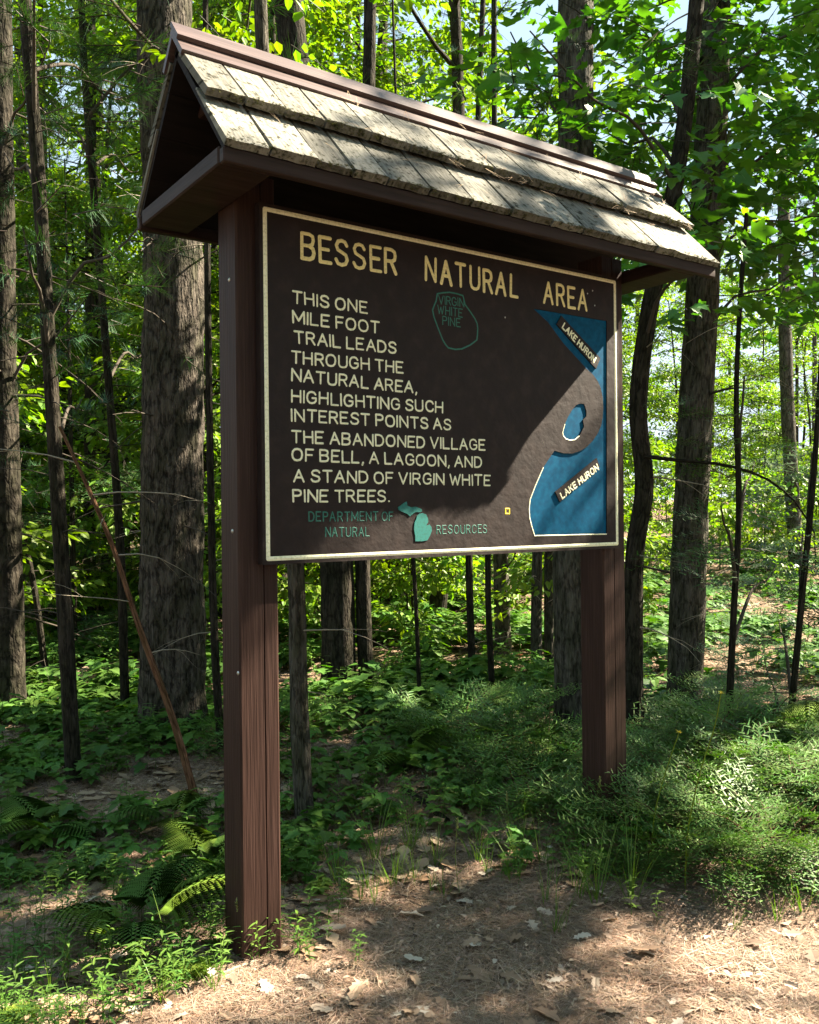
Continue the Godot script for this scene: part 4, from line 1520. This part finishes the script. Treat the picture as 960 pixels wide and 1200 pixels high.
# limbs from a tree's trunk out to places given as picture column, row, spread (m) and number of sprigs
func grow(e: Array, places: Array, kinds: Array, mat: Material, size: float) -> void:
	var t: Node3D = e[0]
	var pts: PackedVector3Array = e[1]
	var dd := depth_of(t.position)
	var xfs := []
	var cols := []
	for pl in places:
		var to := at_depth(pl[0], pl[1], dd + R.randf_range(-0.35, 1.1)) - t.position
		# leave the trunk a bit below the leaves
		var best := pts[0]
		for p in pts:
			if absf(p.y - (to.y - 0.35)) < absf(best.y - (to.y - 0.35)): best = p
		var mid := best.lerp(to, 0.55) + Vector3(0, 0.12, 0)
		var path := curve_pts([best, mid, to, to + (to - best).normalized() * pl[2] * 0.4], 0.12)
		var rad := PackedFloat32Array()
		for i in path.size(): rad.append(lerpf(0.014, 0.003, float(i) / path.size()))
		put(t, "branch", tube_mesh(path, rad, 5), M.twig)
		for i in pl[3]:
			var s: Vector3 = Vector3(R.randfn(0, 0.4), R.randfn(0, 0.28), R.randfn(0, 0.4)) * pl[2]
			var p: Vector3 = to + s
			if in_gap(p + t.position): continue
			var o: Vector3 = p - best
			var yaw := atan2(o.x, o.z) + R.randf_range(-1.3, 1.3)
			xfs.append(Transform3D((Basis(Vector3.UP, yaw) * Basis(Vector3.RIGHT, R.randf_range(-0.4, 0.5)) * Basis(Vector3.BACK, R.randf_range(-0.4, 0.4))).scaled(Vector3.ONE * size * R.randf_range(0.75, 1.25)), p))
	put(t, "crown", merged(kinds, xfs), mat)

func pine_top(t: Node3D, pts: PackedVector3Array, kinds: Array, from: float, limbs: int, reach: float) -> void:
	var xfs := []
	var cols := []
	for i in limbs:
		var k := lerpf(from, 1.0, (i + R.randf()) / limbs)
		var a := i * 2.4
		var path := add_branch(t, "branch", sample_path(pts, k), Vector3(cos(a), R.randf_range(0.0, 0.4), sin(a)), reach * R.randf_range(0.6, 1.1), 0.02, 0.1, M.twig, 0.1, 4)
		clothe(xfs, cols, path, 22, 0.3, 0.28, 1.5, Color.WHITE, t.position, true)
	put(t, "crown", merged(kinds, xfs), M.needle)

func build_floor_plants() -> void:
	# uncountable small plants of the floor
	var herbs := [herb_mesh(0), herb_mesh(1), herb_mesh(2)]
	var xfs := [[], [], []]
	var cols := [[], [], []]
	var n := 0
	while n < 24000:
		n += 1
		var d := lerpf(2.2, 26.0, pow(R.randf(), 1.35))
		var p := at_depth(R.randf_range(-120, 1080), 600, d)
		if p.z > veg_edge(p.x) - 0.1: continue
		var patch := ground_noise.get_noise_2d(p.x * 5.0 + 90.0, p.z * 5.0)
		if patch < (-0.1 if d < 7.0 else 0.02) + R.randf_range(-0.22, 0.15): continue
		if d < 6.0 and R.randf() < 0.35: continue
		var k := 1 if d < 3.4 else (0 if patch > 0.15 else R.randi() % 3)
		var s := R.randf_range(0.7, 1.5) * lerpf(0.5, 1.3, smoothstep(2.5, 9.0, d))
		xfs[k].append(Transform3D((Basis(Vector3.UP, R.randf() * TAU) * Basis(Vector3.RIGHT, R.randf_range(-0.2, 0.2))).scaled(Vector3.ONE * s), gp(p.x, p.z)))
		cols[k].append(leaf_tone(Color(0.085, 0.175, 0.035), 0.3))
	for k in 3:
		var o := copies(self, "ground_cover", herbs[k], M.herb, xfs[k], cols[k])
		tag(o, ["low round leaved green plants carpeting the forest floor", "short narrow leaved green stems over the forest floor", "tiny maple seedlings scattered over the forest floor"][k], "ground cover", "", "stuff")
	# fallen needles
	var patch := [straw_patch(), straw_patch(), straw_patch()]
	for k in 3:
		var xf := []
		var cc := []
		for i in 1900:
			var d := lerpf(1.3, 7.0, pow(R.randf(), 1.8))
			var p := at_depth(R.randf_range(-60, 1060), 600, d)
			xf.append(Transform3D(Basis(Vector3.UP, R.randf() * TAU).scaled(Vector3(1, 1, 1) * R.randf_range(0.8, 1.3)), gp(p.x, p.z)))
			cc.append(Color(0.29, 0.165, 0.115).lerp(Color(0.50, 0.38, 0.30), R.randf()) * pow(R.randf_range(0.5, 1.1), 1.5))
		var o := copies(self, "needle_litter", patch[k], M.straw, xf, cc)
		tag(o, ["rust brown fallen pine needles on the trodden ground", "tan fallen needles and crumbs scattered over bare soil", "loose brown needle litter between the grass tufts"][k], "needle litter", "", "stuff")
	# fallen leaves farther off, too many to count
	var xf := []
	var cc := []
	var dl := dry_leaf_mesh()
	for i in 9000:
		var d := lerpf(2.4, 24.0, pow(R.randf(), 1.5))
		var p := at_depth(R.randf_range(-120, 1080), 600, d)
		if p.z > veg_edge(p.x) - 0.15: continue
		xf.append(Transform3D((Basis(Vector3.UP, R.randf() * TAU) * Basis(Vector3.RIGHT, R.randf_range(-0.3, 0.3))).scaled(Vector3.ONE * R.randf_range(0.45, 1.0)), gp(p.x, p.z)))
		cc.append(Color(0.36, 0.27, 0.19).lerp(Color(0.22, 0.125, 0.07), R.randf()) * R.randf_range(0.55, 1.1))
	var lo := copies(self, "leaf_litter", dl, M.dry, xf, cc)
	tag(lo, "brown dead leaves strewn over the forest floor", "leaf litter", "", "stuff")
	# dry oak leaves on the bare strip, one by one
	var leaves := []
	for i in 10: leaves.append(dry_leaf_mesh())
	var mats := []
	for c in [lin(0.34, 0.265, 0.21), lin(0.20, 0.13, 0.09), lin(0.40, 0.34, 0.29), lin(0.14, 0.095, 0.07), lin(0.29, 0.20, 0.14)]:
		var m := leaf_mat(c, Color(0.35, 0.28, 0.18), 0.75)
		m.vertex_color_use_as_albedo = false
		mats.append(m)
	var spots := []
	for e in [[388, 1095], [550, 1110], [600, 1105], [480, 1078], [560, 1145], [600, 1150], [420, 1165], [370, 1160], [380, 1190], [480, 1190], [640, 1075], [625, 1090], [640, 1160], [500, 1072], [545, 1060], [590, 1060], [700, 1050], [690, 1150], [760, 1120], [880, 1110], [930, 1100], [955, 1130], [810, 1190], [640, 1195], [720, 1190], [360, 1080], [400, 1060], [500, 965], [488, 940], [430, 950], [120, 1110], [60, 1185], [230, 1110]]: spots.append(on_ground(e[0], e[1]))
	for i in 230:
		var p := on_ground(R.randf_range(-10, 970), R.randf_range(985, 1210))
		spots.append(p)
	for i in spots.size():
		var o := put(self, "dry_leaf", leaves[i % 10], mats[R.randi() % 5])
		o.position = gp(spots[i].x, spots[i].z, 0.011)
		o.rotation = Vector3(R.randf_range(-0.25, 0.25), R.randf() * TAU, R.randf_range(-0.25, 0.25))
		o.scale = Vector3.ONE * (R.randf_range(0.55, 0.95) if i < 33 else R.randf_range(0.22, 0.6))
		tag(o, "curled dry oak leaf lying on the needle covered ground", "leaf", "dry oak leaves on the ground")

func build_details() -> void:
	var yew_green := sprigs("fir", Color(0.085, 0.175, 0.045), 6)
	# yews
	for e in [[905, 1000, 1.0, "sunlit yellow green yew at the edge of the trodden strip"], [955, 975, 1.05, "sunlit yew with drooping sprays beside the brightest yew"], [815, 1000, 0.8, "feathery green yew before the flower stalk"], [760, 1000, 0.45, "little feathery yew near the foot of the farther post"], [860, 950, 1.1, "dark green yew behind the sunlit yews"], [930, 915, 1.15, "shaded yew beneath the slim leaning stem"], [800, 930, 0.9, "bushy yew between the farther post and the tall oak"], [830, 890, 1.1, "shaded yew below the tall oak trunk"], [610, 930, 0.75, "low dark yew in the gap between the posts"], [640, 890, 0.85, "dark yew close behind the farther post"], [580, 880, 0.9, "round shaded yew under the middle of the board"], [540, 865, 0.8, "shaded yew beside the black thin stem"], [880, 870, 1.2, "shaded yew bordering the clearing"], [310, 870, 0.7, "shaded yew behind the nearer post"]]:
		var p := on_ground(e[0], e[1])
		shrub(e[3], gp(p.x, p.z), e[2], yew_green)
	# ferns
	var fm := [frond_mesh(0.55), frond_mesh(0.5), frond_mesh(0.6)]
	for e in [[165, 1105, 4, 0.7, "fern with one sunlit yellow green frond near the nearer post"], [245, 1030, 4, 0.75, "fern spreading behind the nearer post"], [205, 975, 4, 0.65, "broad fern at the foot of the leaning dead sapling"], [50, 985, 4, 0.6, "shaded fern beside the leaning fir"], [470, 900, 4, 0.7, "fern in the gap below the board"], [950, 885, 5, 1.0, "fern with blue green fronds above the yews"], [880, 905, 5, 0.9, "fern with flat fronds among the yews"]]:
		var p := on_ground(e[0], e[1])
		fern(e[4], gp(p.x, p.z), e[2], e[3], Color.WHITE, fm, R.randf() * TAU)
	# grass
	var gm := []
	for i in 4: gm.append(grass_mesh(9 + 3 * i, 0.2 + 0.05 * i, Color(0.10, 0.17, 0.03)))
	var gs := []
	for e in [[290, 1105], [400, 1030], [440, 1060], [455, 1040], [380, 1010], [520, 1050], [560, 1010], [600, 1000], [640, 1060], [650, 1090], [600, 1030], [480, 1000], [690, 1030], [740, 1050], [750, 1020], [840, 1060], [860, 1090], [910, 1080], [880, 1050], [940, 1070], [60, 1170], [110, 1150], [150, 1160], [190, 1175], [250, 1160], [30, 1195], [90, 1195], [205, 1120], [430, 990], [700, 1000]]: gs.append(e)
	for i in 22: gs.append([R.randf_range(390, 700), R.randf_range(985, 1060)])
	for e in gs:
		var p := on_ground(e[0], e[1])
		var o := put(self, "grass_tuft", gm[R.randi() % 4], M.herb)
		o.position = gp(p.x, p.z)
		o.rotation.y = R.randf() * TAU
		o.scale = Vector3.ONE * R.randf_range(0.45, 1.0)
		tag(o, "thin green grass tuft at the edge of the trodden ground", "grass", "grass tufts in front of the sign")
	# small leafy plants in the foreground
	for e in [[80, 1165, 1, 0.9], [130, 1160, 1, 1.0], [165, 1170, 1, 0.9], [190, 1150, 1, 0.8], [110, 1185, 1, 0.8], [225, 1080, 1, 0.8], [255, 1060, 1, 0.7], [740, 1075, 1, 0.7], [770, 1085, 1, 0.6]]:
		var p := on_ground(e[0], e[1])
		var o := put(self, "leafy_stem", herb_mesh(e[2]), M.herb_light)
		o.position = gp(p.x, p.z)
		o.rotation.y = R.randf() * TAU
		o.scale = Vector3.ONE * e[3]
		tag(o, "small narrow leaved stem in the foreground grass", "plant", "small leafy stems in the foreground")
	var sp := on_ground(385, 1045)
	for k in 1:
		var t := thing("shiny_leaved_plant", "low plant with shiny rounded leaves beside the nearer post", "plant", gp(sp.x, sp.z))
		for i in 4:
			var o := put(t, "leafy_shoot", herb_mesh(0), M.herb_light)
			o.position = Vector3(R.randf_range(-0.07, 0.07), 0, R.randf_range(-0.06, 0.06))
			o.rotation.y = R.randf() * TAU
			o.scale = Vector3.ONE * R.randf_range(0.5, 0.75)
	# tall yellow flowers
	for e in [[803, 1042, [[806, 975], [822, 900], [838, 850], [845, 812]], "tall thin yellow green flower stalk among the yews"], [762, 1005, [[768, 950], [780, 905], [796, 858]], "short yellow flower stalk beside the farther post"]]:
		var b := on_ground(e[0], e[1])
		var dd := depth_of(b)
		var t := thing("flower_stalk", e[3], "flower", b)
		var ctrl := [Vector3(0, -0.02, 0)]
		for q in e[2]: ctrl.append(at_depth(q[0], q[1], dd) - b)
		var st := begin()
		var pts := curve_pts(ctrl, 0.04)
		var rr := PackedFloat32Array()
		for i in pts.size(): rr.append(lerpf(0.0035, 0.0018, float(i) / pts.size()))
		tube(st, pts, rr, 5, 0.0, false, Color(0.20, 0.25, 0.02))
		for k in 3:
			var q := sample_path(pts, 0.15 + 0.2 * k)
			leaf(st, Transform3D(Basis(Vector3.UP, R.randf() * TAU) * Basis(Vector3.RIGHT, -0.8), q), 0.05, LANCE_HALF, 0.2, 0.1, Color(0.15, 0.2, 0.02))
		put(t, "stalk", st.commit(), M.herb)
		var fs := begin()
		for k in 14:
			leaf(fs, Transform3D(Basis(Vector3.UP, TAU * k / 14) * Basis(Vector3.RIGHT, R.randf_range(-0.6, 0.1)), pts[-1]), 0.016, LANCE_HALF, 0.1, 0.1, Color.WHITE)
		put(t, "blossom", fs.commit(), M.petal)
	# grass in seed before the posts
	for e in [[283, 1125, [[281, 1095], [279, 1065], [278, 1055]], "grass stalk with pale seed head at the nearer post"], [698, 985, [[698, 955], [700, 930], [703, 912]], "grass stalk with brown seed head at the farther post"], [540, 1050, [[534, 1010], [536, 960]], "seeding grass stalk in the middle of the strip"], [600, 1000, [[596, 960], [594, 930]], "seeding grass stalk before the low dark yew"]]:
		var b := on_ground(e[0], e[1])
		var dd := depth_of(b)
		var t := thing("seed_grass", e[3], "grass", b)
		var ctrl := [Vector3(0, -0.02, 0)]
		for q in e[2]: ctrl.append(at_depth(q[0], q[1], dd) - b)
		var pts := curve_pts(ctrl, 0.02)
		var st := begin()
		var rr := PackedFloat32Array()
		for i in pts.size(): rr.append(0.0013)
		tube(st, pts, rr, 4, 0.0, false, Color(0.16, 0.2, 0.05))
		blade(st, pts[pts.size() / 3], Vector3(0.7, 0.7, 0.2).normalized(), 0.09, 0.004, 0.8, Color(0.12, 0.19, 0.03))
		blade(st, pts[pts.size() / 2], Vector3(-0.7, 0.6, 0.1).normalized(), 0.07, 0.004, 0.8, Color(0.12, 0.19, 0.03))
		put(t, "stalk", st.commit(), M.herb)
		var hs := begin()
		for k in 18:
			leaf(hs, Transform3D(Basis(Vector3.UP, R.randf() * TAU) * Basis(Vector3.RIGHT, R.randf_range(-1.3, -0.6)), pts[-1] - Vector3(0, 0.04 * k / 18.0, 0)), 0.013, OVAL_HALF, 0.2, 0.0, Color(0.34, 0.32, 0.18) * R.randf_range(0.7, 1.1))
		put(t, "seed_head", hs.commit(), M.herb)
	# moss cushions
	var moss_kinds := []
	for i in 3:
		tint = leaf_tone(Color(0.11, 0.16, 0.015), 0.25)
		moss_kinds.append(moss_tuft())
	tint = Color.WHITE
	for e in [[222, 1143, 0.10, "bright green moss cushion by the nearer post"], [20, 1198, 0.08, "yellow green moss patch in the near grass"]]:
		var p := on_ground(e[0], e[1])
		var xf := []
		var cc := []
		for i in 420:
			var a := R.randf() * TAU
			var r := sqrt(R.randf())
			var q := gp(p.x + cos(a) * r * e[2], p.z + sin(a) * r * e[2] * 0.8)
			q.y += 0.025 * (1.0 - r * r)
			xf.append(Transform3D(Basis(Vector3.UP, R.randf() * TAU).scaled(Vector3.ONE * R.randf_range(0.6, 1.2)), q))
			cc.append(leaf_tone(Color(0.11, 0.16, 0.015), 0.25))
		tag(put(self, "moss_cushion", merged(moss_kinds, xf), M.moss), e[3], "moss")
	# sticks
	for e in [[[[135, 1198], [190, 1172], [262, 1143], [300, 1128]], 0.008, "twig_pale", "grey crooked stick lying by the nearer post"], [[[474, 928], [500, 948], [525, 966]], 0.02, "bark_dark", "short dark rotten log in the gap between the posts"], [[[95, 1110], [110, 1085], [128, 1055]], 0.005, "twig_pale", "thin pale twig propped in the ferns"], [[[405, 1178], [430, 1155]], 0.012, "twig_pale", "stub of pale split wood on the needles"], [[[700, 1195], [745, 1178]], 0.005, "twig", "dark twig on the sunlit ground"]]:
		var ctrl := []
		for q in e[0]: ctrl.append(on_ground(q[0], q[1]) + Vector3(0, e[1] * 0.8, 0))
		var pts := curve_pts(ctrl, 0.04)
		var b := pts[0]
		var rr := PackedFloat32Array()
		for i in pts.size():
			pts[i] -= b
			rr.append(e[1] * lerpf(1.0, 0.6, float(i) / pts.size()))
		var o := put(self, "stick", tube_mesh(pts, rr, 8, 0.15), M[e[2]])
		o.position = b
		tag(o, e[3], "stick")
	# little fallen twigs on the strip
	for i in 26:
		var p := on_ground(R.randf_range(300, 960), R.randf_range(1040, 1195))
		var a := R.randf() * TAU
		var l := R.randf_range(0.05, 0.16)
		var pts := PackedVector3Array()
		var rr := PackedFloat32Array()
		for k in 5:
			var q := gp(p.x + cos(a) * l * k / 4.0, p.z + sin(a) * l * k / 4.0, 0.008 + R.randf_range(0, 0.004))
			pts.append(q - gp(p.x, p.z))
			rr.append(lerpf(0.0028, 0.0012, k / 4.0))
			a += R.randf_range(-0.12, 0.12)
		var o := put(self, "twig", tube_mesh(pts, rr, 5), M.twig if R.randf() < 0.5 else M.twig_pale)
		o.position = gp(p.x, p.z)
		tag(o, "thin fallen twig on the needle covered strip", "twig", "fallen twigs on the strip")
